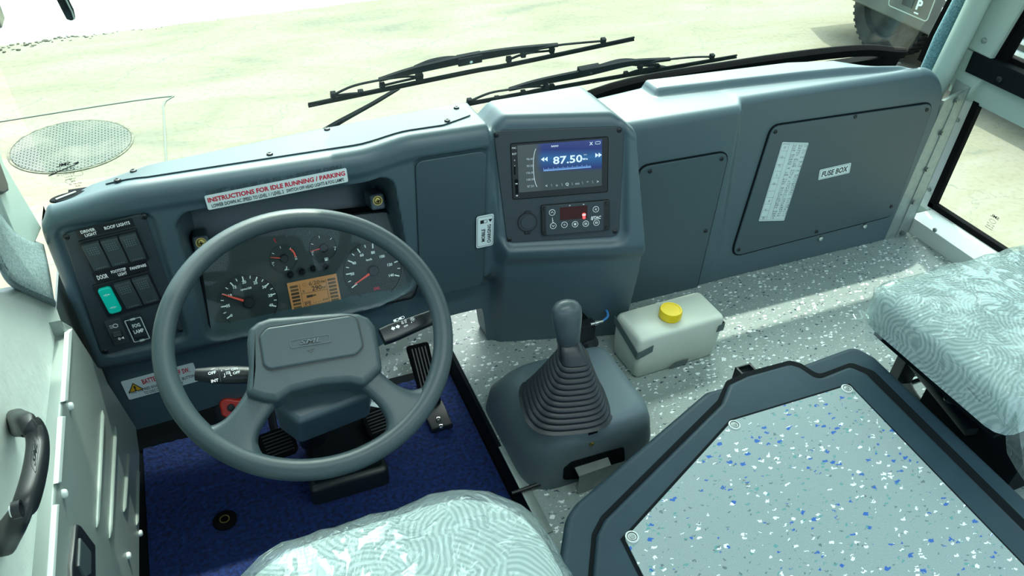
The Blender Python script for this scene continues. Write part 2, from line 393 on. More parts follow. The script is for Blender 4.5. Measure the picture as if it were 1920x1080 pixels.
def fabric():
    m, t, b, N, L = nt('swirl_seat_fabric'); tc = N.new('ShaderNodeTexCoord')
    v = N.new('ShaderNodeTexVoronoi'); v.inputs['Scale'].default_value = 17; v.inputs['Randomness'].default_value = 0.7
    n = N.new('ShaderNodeTexNoise'); n.inputs['Scale'].default_value = 9
    sc = N.new('ShaderNodeVectorMath'); sc.operation = 'SCALE'; sc.inputs['Scale'].default_value = 0.035
    ad = N.new('ShaderNodeVectorMath'); ad.operation = 'ADD'
    L.new(tc.outputs['Object'], n.inputs['Vector']); L.new(n.outputs['Color'], sc.inputs[0]); L.new(tc.outputs['Object'], ad.inputs[0]); L.new(sc.outputs[0], ad.inputs[1])
    # arcs are centred away from each cell's own centre so they read as fans
    L.new(ad.outputs[0], v.inputs['Vector'])
    sub = N.new('ShaderNodeVectorMath'); sub.operation = 'SUBTRACT'; L.new(ad.outputs[0], sub.inputs[0])
    o1 = N.new('ShaderNodeVectorMath'); o1.operation = 'MULTIPLY_ADD'; o1.inputs[1].default_value = (1, 1, 0.0); o1.inputs[2].default_value = (-0.5, -0.5, 0.0)
    L.new(v.outputs['Color'], o1.inputs[0]); o2 = N.new('ShaderNodeVectorMath'); o2.operation = 'NORMALIZE'; L.new(o1.outputs[0], o2.inputs[0])
    of = N.new('ShaderNodeVectorMath'); of.operation = 'SCALE'; of.inputs['Scale'].default_value = 0.062; L.new(o2.outputs[0], of.inputs[0])
    c2 = N.new('ShaderNodeVectorMath'); c2.operation = 'ADD'; L.new(v.outputs['Position'], c2.inputs[0]); L.new(of.outputs[0], c2.inputs[1]); L.new(c2.outputs[0], sub.inputs[1])
    ln = N.new('ShaderNodeVectorMath'); ln.operation = 'LENGTH'; L.new(sub.outputs[0], ln.inputs[0])
    mu = N.new('ShaderNodeMath'); mu.operation = 'MULTIPLY'; mu.inputs[1].default_value = 760; L.new(ln.outputs['Value'], mu.inputs[0])
    si = N.new('ShaderNodeMath'); si.operation = 'SINE'; L.new(mu.outputs[0], si.inputs[0])
    r = N.new('ShaderNodeValToRGB'); r.color_ramp.elements[0].position = 0.25; r.color_ramp.elements[1].position = 0.75
    r.color_ramp.elements[0].color = (0.30, 0.40, 0.40, 1); r.color_ramp.elements[1].color = (0.52, 0.63, 0.62, 1)
    ma = N.new('ShaderNodeMath'); ma.operation = 'MULTIPLY_ADD'; ma.inputs[1].default_value = 0.5; ma.inputs[2].default_value = 0.5
    L.new(si.outputs[0], ma.inputs[0]); L.new(ma.outputs[0], r.inputs[0]); L.new(r.outputs[0], b.inputs['Base Color'])
    b.inputs['Roughness'].default_value = 0.85
    bp = N.new('ShaderNodeBump'); bp.inputs['Strength'].default_value = 0.4; bp.inputs['Distance'].default_value = 0.002
    L.new(ma.outputs[0], bp.inputs['Height']); L.new(bp.outputs[0], b.inputs['Normal']); return m
M['fabric'] = fabric()

def flecks(name, base, layers, rough=0.45, fine=0.05):
    m, t, b, N, L = nt(name); tc = N.new('ShaderNodeTexCoord')
    n0 = N.new('ShaderNodeTexNoise'); n0.inputs['Scale'].default_value = 900; n0.inputs['Detail'].default_value = 2
    L.new(tc.outputs['Object'], n0.inputs['Vector'])
    r0 = N.new('ShaderNodeValToRGB'); r0.color_ramp.elements[0].position = 0.3; r0.color_ramp.elements[1].position = 0.7
    r0.color_ramp.elements[0].color = (*[c*(1-fine*4) for c in base], 1); r0.color_ramp.elements[1].color = (*[min(1, c*(1+fine*4)) for c in base], 1)
    L.new(n0.outputs[0], r0.inputs[0]); cur = r0.outputs[0]
    nd = N.new('ShaderNodeTexNoise'); nd.inputs['Scale'].default_value = 160; nd.inputs['Detail'].default_value = 1
    L.new(tc.outputs['Object'], nd.inputs['Vector'])
    sc = N.new('ShaderNodeVectorMath'); sc.operation = 'SCALE'; sc.inputs['Scale'].default_value = 0.011; L.new(nd.outputs['Color'], sc.inputs[0])
    ad = N.new('ShaderNodeVectorMath'); ad.operation = 'ADD'; L.new(tc.outputs['Object'], ad.inputs[0]); L.new(sc.outputs[0], ad.inputs[1])
    for i, (col, scale, thr, size) in enumerate(layers):
        mp = N.new('ShaderNodeMapping'); mp.inputs['Rotation'].default_value = (0, 0, 0.7*i+0.3); mp.inputs['Location'].default_value = (3.1*i, 1.7*i, 0)
        mp.inputs['Scale'].default_value = (0.85, 1.75, 0.0)
        L.new(ad.outputs[0], mp.inputs[0]); v = N.new('ShaderNodeTexVoronoi'); v.voronoi_dimensions = '2D'; v.inputs['Scale'].default_value = scale
        L.new(mp.outputs[0], v.inputs['Vector'])
        se = N.new('ShaderNodeSeparateColor'); L.new(v.outputs['Color'], se.inputs[0])
        gt = N.new('ShaderNodeMath'); gt.operation = 'GREATER_THAN'; gt.inputs[1].default_value = thr; L.new(se.outputs[0], gt.inputs[0])
        sz = N.new('ShaderNodeMath'); sz.operation = 'MULTIPLY'; sz.inputs[1].default_value = size; L.new(se.outputs[1], sz.inputs[0])
        lt = N.new('ShaderNodeMath'); lt.operation = 'LESS_THAN'; L.new(v.outputs['Distance'], lt.inputs[0]); L.new(sz.outputs[0], lt.inputs[1])
        mm = N.new('ShaderNodeMath'); mm.operation = 'MULTIPLY'; L.new(gt.outputs[0], mm.inputs[0]); L.new(lt.outputs[0], mm.inputs[1])
        mi = N.new('ShaderNodeMix'); mi.data_type = 'RGBA'; mi.inputs[7].default_value = (*col, 1); L.new(mm.outputs[0], mi.inputs[0]); L.new(cur, mi.inputs[6]); cur = mi.outputs[2]
    L.new(cur, b.inputs['Base Color']); b.inputs['Roughness'].default_value = rough
    return m
M['floor'] = flecks('speckled_vinyl_floor', (0.29, 0.355, 0.34), [((0.85, 0.93, 0.93), 74, 0.66, 0.42), ((0.03, 0.06, 0.10), 84, 0.76, 0.34), ((0.46, 0.56, 0.56), 110, 0.7, 0.32)])
M['floor2'] = flecks('speckled_hatch_vinyl', (0.28, 0.36, 0.365), [((0.85, 0.95, 0.95), 72, 0.76, 0.36), ((0.02, 0.12, 0.45), 66, 0.86, 0.38), ((0.12, 0.32, 0.32), 80, 0.84, 0.34), ((0.12, 0.18, 0.19), 95, 0.80, 0.28)])

def carpet():
    m, t, b, N, L = nt('blue_loop_mat'); tc = N.new('ShaderNodeTexCoord'); n = N.new('ShaderNodeTexNoise'); n.inputs['Scale'].default_value = 110; n.inputs['Detail'].default_value = 4
    r = N.new('ShaderNodeValToRGB'); r.color_ramp.elements[0].position = 0.3; r.color_ramp.elements[1].position = 0.75
    r.color_ramp.elements[0].color = (0.0, 0.003, 0.03, 1); r.color_ramp.elements[1].color = (0.004, 0.035, 0.20, 1)
    L.new(tc.outputs['Object'], n.inputs['Vector']); L.new(n.outputs[0], r.inputs[0]); L.new(r.outputs[0], b.inputs['Base Color'])
    bp = N.new('ShaderNodeBump'); bp.inputs['Strength'].default_value = 1.0; bp.inputs['Distance'].default_value = 0.006; L.new(n.outputs[0], bp.inputs['Height']); L.new(bp.outputs[0], b.inputs['Normal'])
    b.inputs['Roughness'].default_value = 0.9; return m
M['mat'] = carpet()

def concrete():
    m, t, b, N, L = nt('pale_concrete'); tc = N.new('ShaderNodeTexCoord')
    n = N.new('ShaderNodeTexNoise'); n.inputs['Scale'].default_value = 1.3; n.inputs['Detail'].default_value = 9; n.inputs['Roughness'].default_value = 0.62; n.inputs['Distortion'].default_value = 0.6
    mp = N.new('ShaderNodeMapping'); mp.inputs['Scale'].default_value = (0.7, 1.9, 1); mp.inputs['Rotation'].default_value = (0, 0, 0.15)
    L.new(tc.outputs['Object'], mp.inputs[0]); L.new(mp.outputs[0], n.inputs['Vector'])
    r = N.new('ShaderNodeValToRGB'); e = r.color_ramp.elements; e[0].position = 0.30; e[1].position = 0.62
    e[0].color = (0.165, 0.175, 0.14, 1); e[1].color = (0.25, 0.245, 0.200, 1)
    k = e.new(0.45); k.color = (0.228, 0.220, 0.165, 1)
    L.new(n.outputs[0], r.inputs[0])
    n2 = N.new('ShaderNodeTexNoise'); n2.inputs['Scale'].default_value = 28; n2.inputs['Detail'].default_value = 8
    L.new(tc.outputs['Object'], n2.inputs['Vector'])
    mi = N.new('ShaderNodeMix'); mi.data_type = 'RGBA'; mi.blend_type = 'MULTIPLY'; mi.inputs[0].default_value = 0.5
    r2 = N.new('ShaderNodeValToRGB'); r2.color_ramp.elements[0].position = 0.3; r2.color_ramp.elements[0].color = (0.72, 0.74, 0.68, 1); r2.color_ramp.elements[1].position = 0.5
    L.new(n2.outputs[0], r2.inputs[0]); L.new(r.outputs[0], mi.inputs[6]); L.new(r2.outputs[0], mi.inputs[7])
    v = N.new('ShaderNodeTexVoronoi'); v.feature = 'DISTANCE_TO_EDGE'; v.inputs['Scale'].default_value = 0.55
    sc = N.new('ShaderNodeVectorMath'); sc.operation = 'SCALE'; sc.inputs['Scale'].default_value = 0.5; L.new(n.outputs['Color'], sc.inputs[0])
    ad = N.new('ShaderNodeVectorMath'); ad.operation = 'ADD'; L.new(tc.outputs['Object'], ad.inputs[0]); L.new(sc.outputs[0], ad.inputs[1]); L.new(ad.outputs[0], v.inputs['Vector'])
    lt = N.new('ShaderNodeMath'); lt.operation = 'LESS_THAN'; lt.inputs[1].default_value = 0.0014; L.new(v.outputs[0], lt.inputs[0])
    m3 = N.new('ShaderNodeMix'); m3.data_type = 'RGBA'; m3.inputs[7].default_value = (0.165, 0.18, 0.145, 1); L.new(lt.outputs[0], m3.inputs[0]); L.new(mi.outputs[2], m3.inputs[6])
    L.new(m3.outputs[2], b.inputs['Base Color']); b.inputs['Roughness'].default_value = 1.0; b.inputs['Specular IOR Level'].default_value = 0.0
    bp = N.new('ShaderNodeBump'); bp.inputs['Strength'].default_value = 0.3; bp.inputs['Distance'].default_value = 0.01; L.new(n2.outputs[0], bp.inputs['Height']); L.new(bp.outputs[0], b.inputs['Normal'])
    return m
M['ground'] = concrete()
def manhole_mat():
    m, t, b, N, L = nt('checker_plate'); tc = N.new('ShaderNodeTexCoord')
    br = N.new('ShaderNodeTexBrick'); br.inputs['Scale'].default_value = 14; br.inputs['Mortar Size'].default_value = 0.045; br.offset = 0.5
    br.inputs['Color1'].default_value = (0.18, 0.20, 0.17, 1); br.inputs['Color2'].default_value = (0.20, 0.22, 0.185, 1); br.inputs['Mortar'].default_value = (0.045, 0.058, 0.055, 1)
    n = N.new('ShaderNodeTexNoise'); n.inputs['Scale'].default_value = 4; n.inputs['Detail'].default_value = 6
    L.new(tc.outputs['Object'], br.inputs['Vector']); L.new(tc.outputs['Object'], n.inputs['Vector'])
    mi = N.new('ShaderNodeMix'); mi.data_type = 'RGBA'; mi.inputs[7].default_value = (0.215, 0.22, 0.18, 1)
    r = N.new('ShaderNodeValToRGB'); r.color_ramp.elements[0].position = 0.48; r.color_ramp.elements[1].position = 0.80
    L.new(n.outputs[0], r.inputs[0]); L.new(r.outputs[0], mi.inputs[0]); L.new(br.outputs[0], mi.inputs[6]); L.new(mi.outputs[2], b.inputs['Base Color'])
    b.inputs['Roughness'].default_value = 0.9; b.inputs['Specular IOR Level'].default_value = 0.1; return m
M['manhole'] = manhole_mat()
M['outwall'] = mat('white_render', (0.40, 0.42, 0.40), 0.85, bump=(20, 0.2, 0.01), var=(3, (0.36, 0.385, 0.36)))
M['rubble'] = mat('rubble_stone', (0.20, 0.20, 0.14), 0.9, var=(30, (0.07, 0.08, 0.06)))
def tankmat():
    m, t, b, N, L = nt('milky_tank_plastic'); b.inputs['Base Color'].default_value = (0.62, 0.68, 0.60, 1); b.inputs['Roughness'].default_value = 0.4
    b.inputs['Subsurface Weight'].default_value = 0.35; b.inputs['Subsurface Radius'].default_value = (0.03, 0.03, 0.025); b.inputs['Subsurface Scale'].default_value = 0.5
    return m
M['tankbody'] = tankmat()
def screenmat():
    # the radio's own picture: blue to grey glow, emitted by the display
    m, t, b, N, L = nt('radio_screen'); tc = N.new('ShaderNodeTexCoord'); sp = N.new('ShaderNodeSeparateXYZ'); L.new(tc.outputs['Generated'], sp.inputs[0])
    r = N.new('ShaderNodeValToRGB'); e = r.color_ramp.elements
    e[0].position = 0.0; e[0].color = (0.10, 0.16, 0.17, 1); e[1].position = 1.0; e[1].color = (0.08, 0.14, 0.48, 1)
    for p, c in ((0.38, (0.10, 0.16, 0.18, 1)), (0.46, (0.05, 0.10, 0.40, 1)), (0.66, (0.06, 0.30, 0.75, 1)), (0.82, (0.05, 0.09, 0.42, 1))):
        k = e.new(p); k.color = c
    L.new(sp.outputs['Z'], r.inputs[0])
    r2 = N.new('ShaderNodeValToRGB'); r2.color_ramp.elements[0].position = 0.22; r2.color_ramp.elements[1].position = 0.30; L.new(sp.outputs['X'], r2.inputs[0])
    mi = N.new('ShaderNodeMix'); mi.data_type = 'RGBA'; mi.inputs[6].default_value = (0.13, 0.19, 0.20, 1); L.new(r2.outputs[0], mi.inputs[0]); L.new(r.outputs[0], mi.inputs[7])
    b.inputs['Base Color'].default_value = (0.01, 0.012, 0.015, 1); L.new(mi.outputs[2], b.inputs['Emission Color']); b.inputs['Emission Strength'].default_value = 0.55
    b.inputs['Roughness'].default_value = 0.12; return m
M['screen'] = screenmat()

# ------------------------------------------------------------------ small hardware
def screw(name, fr, a, b, c, parent, r=0.0055, m='black', head=0.0025, cross=True, washer=None, label=None):
    mb = MB(); f = fr.sub(a, b, c, 0.4)
    if washer: mb.lathe(f, [(washer, -0.001), (washer, 0.0012), (washer*0.9, 0.002), (washer*0.72, 0.002), (washer*0.68, 0.0012), (washer*0.6, 0.0012)], M['palew'], 24); mb.ring(f, washer*0.74, washer*0.66, 0.0012, 0.0023, M['matt'], 24); f = f.sub(0, 0, 0.0012)
    mb.lathe(f, [(r, -0.001), (r, head*0.4), (r*0.8, head*0.85), (r*0.4, head)], M[m], 14)
    if cross:
        k = r*0.45; w = r*0.22
        mb.box(f, -k, k, -w/2, w/2, head*0.8, head*1.03, M['matt']); mb.box(f, -w/2, w/2, -k, k, head*0.8, head*1.03, M['matt'])
    o = mb.build(name, parent)
    if label: o['label'] = label
    return o
def hexbolt(name, fr, a, b, c, parent, r=0.009, m='bolt', h=0.006):
    mb = MB(); f = fr.sub(a, b, c, random.random())
    mb.lathe(f, [(r*1.35, -0.001), (r*1.35, 0.0015)], M[m], 20)
    mb.prism(f, circ(r, 6), 0.001, h, M[m], r*0.12, 2)
    return mb.build(name, parent)
def tag_struct(o): o['kind'] = 'structure'; return o
def qrect(fr, quad, c=0.0, tall=False):
    """frame at the middle of a quad given TL, TR, BR, BL, with its mean width and height"""
    q = [V(p) for p in fr.pxs(quad, c)]
    ce = (q[0]+q[1]+q[2]+q[3])/4; e = (q[1]-q[0]) + (q[2]-q[3]); w = e.length/2; h = ((q[0]-q[3])+(q[1]-q[2])).length/2
    ev = (q[0]-q[3]) + (q[1]-q[2]); rot = math.atan2(-ev.x, ev.y) if tall else math.atan2(e.y, e.x)
    return fr.sub(ce.x, ce.y, c, rot), w, h

# ================================================================== outside
GZ = -0.95
mb = MB(); mb.ngon([(-30, -12, GZ), (40, -12, GZ), (40, 45, GZ), (-30, 45, GZ)], M['ground'])
o = mb.build('ground'); tag_struct(o)
F0 = floor_fr(GZ)
# white painted apron beyond the concrete, with its crumbled edge
def apron_y(x): return lerp(5.27, 7.65, (x+14)/23) + 0.008*math.sin(x*5.1) + 0.012*math.sin(x*13.7+1)
mb = MB(); xs_ = [-14+0.15*k for k in range(154)]
mb.loft([[V((x, apron_y(x)-0.03, GZ-0.004)) for x in xs_], [V((x, apron_y(x), GZ+0.010)) for x in xs_], [V((x, apron_y(x)+9, GZ+0.012)) for x in xs_]], M['outwall'], closed=False)
o = mb.build('trim_white_apron'); tag_struct(o)
mb = MB(); rub_x = at(6, 60, z=GZ).x
for i in range(170):
    x = rub_x - 0.5 + 2.3*(i/170); dens = 1-ss(rub_x+0.05, rub_x+1.1, x)
    if random.random() > 0.35+dens: continue
    y = apron_y(x) - abs(random.gauss(0, 0.015+0.05*dens)) - 0.01; r = random.uniform(0.004, 0.014)*(0.5+dens)
    f = Fr((x, y, GZ), (1, 0.1*random.random(), 0), (0, 1, 0))
    pts = [(r*random.uniform(0.6, 1.2)*math.cos(a), r*random.uniform(0.5, 1.0)*math.sin(a)) for a in [k*math.pi/3 for k in range(6)]]
    mb.prism(f, pts, -0.001, r*random.uniform(0.3, 0.7), M['rubble'], r*0.2, 1)
o = mb.build('rubble'); tag(o, 'line of small broken stones along the crumbled edge of the white apron', 'rubble', kind='stuff')
p = at(-4, 66, z=GZ); mb = MB(); mb.box(Fr((p.x-0.10, p.y+0.22, GZ), (1, 0, 0), (0, 1, 0)), -0.25, 0.12, -0.08, 0.15, 0, 0.55, M['rubble'], 0.02)
o = mb.build('stone_post'); tag(o, 'grey stone post standing at the far left edge where the rubble starts', 'post')
# slab joint lines round the manhole
mb = MB(); jm = mat('joint_line', (0.15, 0.17, 0.145), 0.9)
q = [F0.px(*p) for p in ((-60, 238), (300, 183), (306, 200), (312, 305), (318, 420))]
P = smooth_open([(a, b, GZ+0.003) for a, b in q], 5)
mb.tube(P, 0.007, jm, 6, flat=0.5)
o = mb.build('trim_slab_joint'); tag_struct(o)
# manhole cover
mc = [F0.px(*p) for p in ((12, 300), (252, 265), (130, 222), (130, 332))]
mcx = (mc[0][0]+mc[1][0])/2; mcy = (mc[2][1]+mc[3][1])/2; mr = (mc[1][0]-mc[0][0])/2
root = empty('manhole_cover', (mcx, mcy, GZ), 'round checker plate manhole cover set in pale concrete ground', 'manhole cover')
f = F0.sub(mcx, mcy)
mb = MB(); mb.prism(f, circ(mr*0.955, 64), -0.02, 0.006, M['manhole'], 0.003, 2); mb.build('cover_plate', root)
mb = MB(); mb.ring(f, mr*1.0, mr*0.965, -0.02, 0.005, M['rubble'], 64); mb.build('rim', root)

# parked vehicle: its side faces the bus
def wheel_mesh(mbx, c, r, w, ax):
    fr = Fr(c, V((0, 0, 1)).cross(V(ax)), (0, 0, 1))
    mbx.lathe(fr, [(r*0.55, -w/2), (r*0.9, -w/2), (r, -w*0.36), (r, w*0.36), (r*0.9, w/2), (r*0.62, w/2), (r*0.58, w*0.3)], M['tire'], 48)
    for k in range(44):
        a = 2*math.pi*k/44
        for s in (-1, 1):
            g = Fr(fr.p(r*math.cos(a), r*math.sin(a), s*w*0.2), -fr.ex*math.sin(a)+fr.ey*math.cos(a), fr.en)
            mbx.box(g, -0.012, 0.012, -w*0.17, w*0.17, -0.004, 0.010, M['tire'])
    return fr
VX = 5.15
root = empty('parked_vehicle', (VX+0.8, 4.6, GZ), 'dusty grey vehicle parked on the concrete beyond the right end of the windscreen', 'vehicle')
VF = Fr((VX, 0, 0), (0, -1, 0), (0, 0, 1))      # a = -y, b = z, c towards the bus
wcen = V((VX+0.17, 4.52, GZ+0.375)); R0 = 0.375
for yy in (0.0, -2.7):
    b = MB(); wheel_mesh(b, wcen + V((0, yy, 0)), R0, 0.25, V((-1, 0, 0))); b.build('wheel', root)
wa = -wcen.y; arch_ = [(wa-0.46*math.cos(R_(d)), wcen.z+0.46*math.sin(R_(d))) for d in range(172, 0, -9)]
body = [(wa-0.80, GZ+0.33), (-1.2, GZ+0.30), (-1.2, GZ+0.60), (-1.2, 0.02), (wa-0.4, 0.05), (wa-0.78, 0.0)]
b = MB(); b.prism(VF, body, -1.6, 0.0, M['carbody'], 0.03, 4); b.build('body', root)
b = MB(); b.prism(VF, [(wa+0.3, 0.04), (wa+0.8, 0.5), (wa+2.3, 0.5), (wa+2.8, 0.02)], -1.5, -0.1, M['black'], 0.05, 3); b.build('cabin', root)
b = MB(); b.prism(VF, roundpoly([(wa+0.50, GZ+0.30), (-3.02, GZ+0.30), (-3.00, GZ+0.72), (wa+0.55, GZ+0.74)], 0.04, 4), -1.5, 0.05, M['carplast'], 0.04, 4); b.build('bumper', root)
p = VF.px(1713, 8, 0.052); PQ = VF.sub(p[0], p[1], 0.052)
b = MB(); b.outline(PQ, rrect(0.40, 0.20, 0.03, 4, -0.03, 0.02), 0.008, 0.002, M['pale']); b.box(PQ, -0.10, 0.0, -0.03, 0.05, 0, 0.012, M['black'], 0.002)
b.text(PQ, 'P', 0.055, 0.012, 0.07, M['paper'], 0.0025, bold=0.04); b.box(PQ, 0.03, 0.07, -0.055, -0.045, 0, 0.004, M['paper']); b.build('marked_panel', root)
p = VF.px(1905, 95, 0.06)
for k in range(6):
    b = MB(); zz = p[1] - 0.10 + k*0.075; b.box(VF, -3.95, -3.12, zz, zz+0.03, -0.02, 0.075, M['palew'], 0.006); b.build('side_slat', root)

# ================================================================== bus shell
def slab(name, x0, x1, y0, y1, z0, z1, m, bev=0.0):
    b = MB(); b.box(floor_fr(0), x0, x1, y0, y1, z0, z1, m, bev); o = b.build(name); return tag_struct(o)
XR = 2.10; XL = -0.30; PLX = 0.455
slab('floor', PLX, XR, -1.6, 1.62, -0.045, 0.0, M['floor'])
slab('floor_footwell', XL, PLX, -1.6, 1.45, -0.11, -0.075, M['matt'])
b = MB(); b.loft([[V((XL, 1.36, -0.078)), V((PLX, 1.36, -0.078)), V((PLX, 1.66, 0.14)), V((XL, 1.66, 0.14))], [V((XL, 1.36, -0.10)), V((PLX, 1.36, -0.10)), V((PLX, 1.68, 0.12)), V((XL, 1.68, 0.12))]], M['floor'])
tag_struct(b.build('floor_toeboard'))
b = MB(); b.loft([[V((XL, 1.33, -0.072)), V((0.24, 1.33, -0.072)), V((0.24, 1.655, 0.150)), V((XL, 1.655, 0.150))], [V((XL, 1.34, -0.080)), V((0.24, 1.34, -0.080)), V((0.24, 1.66, 0.138)), V((XL, 1.66, 0.138))]], M['matt']); tag_struct(b.build('trim_toeboard_black'))  # plain black sheet over the left part of the speckled toeboard
slab('trim_platform_side', PLX-0.008, PLX-0.0005, -1.6, 1.4, -0.075, -0.003, M['matt'])
b = MB(); e0, e1 = at(905, 852, z=0.002), at(962, 918, z=0.002)
b.bar((PLX+0.002, e0.y+0.006, 0.0018), (PLX+0.002, e1.y-0.12, 0.0018), 0.022, 0.003, M['steel']); 
o = b.build('edge_strip'); tag(o, 'thin bare metal edge strip on the floor step beside the blue mat', 'metal strip')
slab('wall_front', XL-0.02, XR+0.02, 1.70, 1.74, GZ+0.3, 0.24, M['pale'])
slab('ceiling', XL-0.05, XR+0.05, -0.9, 1.36, 1.58, 1.62, M['pale'])
for lx, ly, lw_ in ((0.55, 0.55, 1.1), (1.1, -0.35, 1.4)): slab('trim_fill_housing', lx-lw_/2-0.02, lx+lw_/2+0.02, ly-0.10, ly+0.10, 1.56, 1.579, M['palew'])  # housings for the added fill lamps, out of view
slab('trim_roof_header', XL-0.05, XR+0.05, 1.362, 1.43, 1.50, 1.60, M['pale'])
slab('trim_sun_block', 0.30, XR, 1.42, 1.555, 0.92, 1.12, M['pale'])  # unseen box added to keep sun off the passenger floor and engine cover
slab('trim_sun_block_top', 0.30, XR, 1.30, 1.47, 1.12, 1.46, M['pale'])  # upper half of the added sun-blocking box, out of view
slab('trim_cowl', XL, XR, 1.54, 1.69, 0.385, 0.40, M['matt'])  # unseen slab added to stop sun leaking behind the dash onto the toeboard
slab('wall_right_top', XR, XR+0.04, -1.6, 1.36, 1.30, 1.60, M['pale'])
slab('wall_left_top', XL-0.08, XL-0.04, -1.6, 1.36, 1.30, 1.60, M['pale'])
slab('wall_right', XR+0.0, XR+0.05, -1.6, 1.62, GZ+0.3, 0.035, M['pale'])
slab('wall_left_inner', XL-0.004, XL-0.0005, 0.9, 1.50, -0.10, 0.42, M['doorlow'])
slab('wall_left', XL-0.08, XL-0.0, -1.6, 1.62, GZ+0.3, 0.02, M['pale'])

# windscreen: glass, seal and the printed mark
WB, WZ, WS = 1.655, 0.47, -0.22
def ws(x, z): return V((x, WB + WS*(z-WZ), z))
wroot = empty('window_1', (0.86, WB, WZ)); tag_struct(wroot)
WF = Fr(ws(0, WZ), (1, 0, 0), (0, WS, 1))
b = MB(); b.box(WF, XL-0.02, 2.045, -0.04, 1.10, 0.0, 0.005, M['glass']); b.build('glass', wroot)
b = MB()
seal = [(-0.33, -0.125), (0.50, -0.115), (0.85, -0.035), (1.06, 0.012), (1.35, 0.024), (1.62, 0.028), (1.85, 0.020), (1.99, -0.004), (2.035, -0.010)]
P = [WF.p(a, bb, -0.008) for a, bb in smooth_open([V((x, y, 0)) for x, y in seal], 4) and [(p.x, p.y) for p in smooth_open([V((x, y, 0)) for x, y in seal], 4)]]
b.loft([[p + WF.ey*dy + WF.en*dz for dy, dz in ((-0.016, 0), (-0.008, 0.02), (0.014, 0.02), (0.022, 0.006), (0.020, 0), (0, -0.006))] for p in P], M['rubber'])
r0 = WF.px(1733, 108); 
P = [WF.p(*WF.px(1731, 112), -0.004), WF.p(*WF.px(1747, 78), -0.004), WF.p(*WF.px(1792, -8), -0.004), WF.p(2.06, 1.1, -0.004)]
b.loft([[p + WF.ex*dx + WF.en*dz for dx, dz in ((-0.022, 0), (-0.014, 0.02), (0.018, 0.02), (0.03, 0))] for p in P], M['rubber'])
b.box(WF, 1.2, 2.03, -0.10, -0.012, -0.02, 0.004, M['rubber'])
b.build('rubber_seal', wroot)
b = MB()
g = lambda u, v: WF.px(u, v)
def ws_text(t, u, v, h, w=None, rot=-0.09):
    a, bb = g(u, v); b.text(WF, t, a, bb, h, M['ink'], 0.008, rot, 0.01, w=w, mirror=True)
q, w_, h_ = qrect(WF, [(86, 300), (146, 290), (150, 350), (98, 362)])
q = WF.sub(*WF.px(120, 316), 0.007, 0.06)
b.text(q, 'SML', 0.004, 0.016, 0.008, M['ink'], 0, bold=0.03, mirror=True, shear=-0.3, w=0.028)
b.text(q, 'DURASAFE', -0.002, 0.002, 0.0065, M['ink'], 0, bold=0.01, mirror=True, w=0.044)
b.strokes(q, [((-0.032, -0.006), (0.030, 0.012))], 0.0022, 0, M['ink']); b.flat(q, [(0.018, 0.013), (0.033, 0.017), (0.033, 0.012)], 0, M['ink']); b.flat(q, [(-0.034, -0.008), (-0.016, -0.002), (-0.018, -0.0045)], 0, M['ink'])
for k, (a, t, h) in enumerate([(0, 'LAMINATED SAFETY', .0035), (0.002, 'AS1  DOT', .0035), (0, 'TUFFY  M4', .0035), (0.002, 'E43R', .0035), (0, 'WINDSCREEN', .0035), (0.002, '(SIL)', .0035)]):
    b.scribble(q, a + k*0.002, -0.010 - k*0.0072, len(t)*h*0.62, h, M['ink'], 0)
b.outline(q, rrect(0.018, 0.012, 0.004, 3, 0.022, -0.014), 0.0006, 0, M['ink']); b.outline(q, circ(0.006, 16, -0.002, -0.030), 0.0006, 0, M['ink'])
b.build('printed_mark', wroot)

# left pillar, felt wrap and window latch box
mb = MB()
def side_prism(mbx, x, pts, t, m, bev=0.004, xface=None):
    """outline given on the plane x = const, thickness towards the wall"""
    s = -1 if x > 0.5 else 1
    fr = Fr((x, 0, 0), (0, s*1.0, 0), (0, 0, 1))   # normal faces the cabin
    P = [(q.y*s, q.z) for q in (at(u, v, x=x) for u, v in pts)]
    mbx.prism(fr, P, -t, 0, m, bev, 3)
side_prism(mb, -0.293, [(-110, 115), (-60, 60), (7, 303), (80, 428), (62, 470), (27, 440), (0, 372), (-70, 240)], 0.05, M['pale'], 0.006)
o = mb.build('trim_pillar_left'); tag_struct(o)
mb = MB(); side_prism(mb, -0.287, [(-80, 150), (-20, 215), (-6, 285), (16, 345), (18, 358), (8, 364), (-10, 360), (-70, 340)], 0.015, M['black'], 0.004)
o = mb.build('window_latch'); tag(o, 'black plastic block at the left edge on the pale pillar beside the windscreen', 'latch')
# felt: a lofted band running down from the window edge and under the dash
mb = MB()
L0 = [(-60, 330), (-10, 385), (20, 425), (50, 445), (82, 458)]
L1 = [(-60, 400), (-12, 440), (12, 478), (45, 500), (92, 502)]
L2 = [(-60, 470), (-15, 470), (10, 510), (40, 535), (102, 562)]
L3 = [(-60, 480), (-15, 482), (8, 524), (38, 548), (104, 578)]
S = [smooth_open([at(u, v, x=x) for u, v in Lk], 6) for Lk, x in ((L0, -0.295), (L1, -0.268), (L2, -0.262), (L3, -0.285))]
rows = []
for k in range(len(S[0])):
    a, b_, c, d = (s_[k] for s_ in S)
    rows.append([p for p in smooth_open([a, b_, c, d], 4)])
mb.loft(rows, M['felt'], closed=False)
o = mb.build('trim_felt_left', keep=True); tag_struct(o); so = o.modifiers.new('s', 'SOLIDIFY'); so.thickness = 0.006

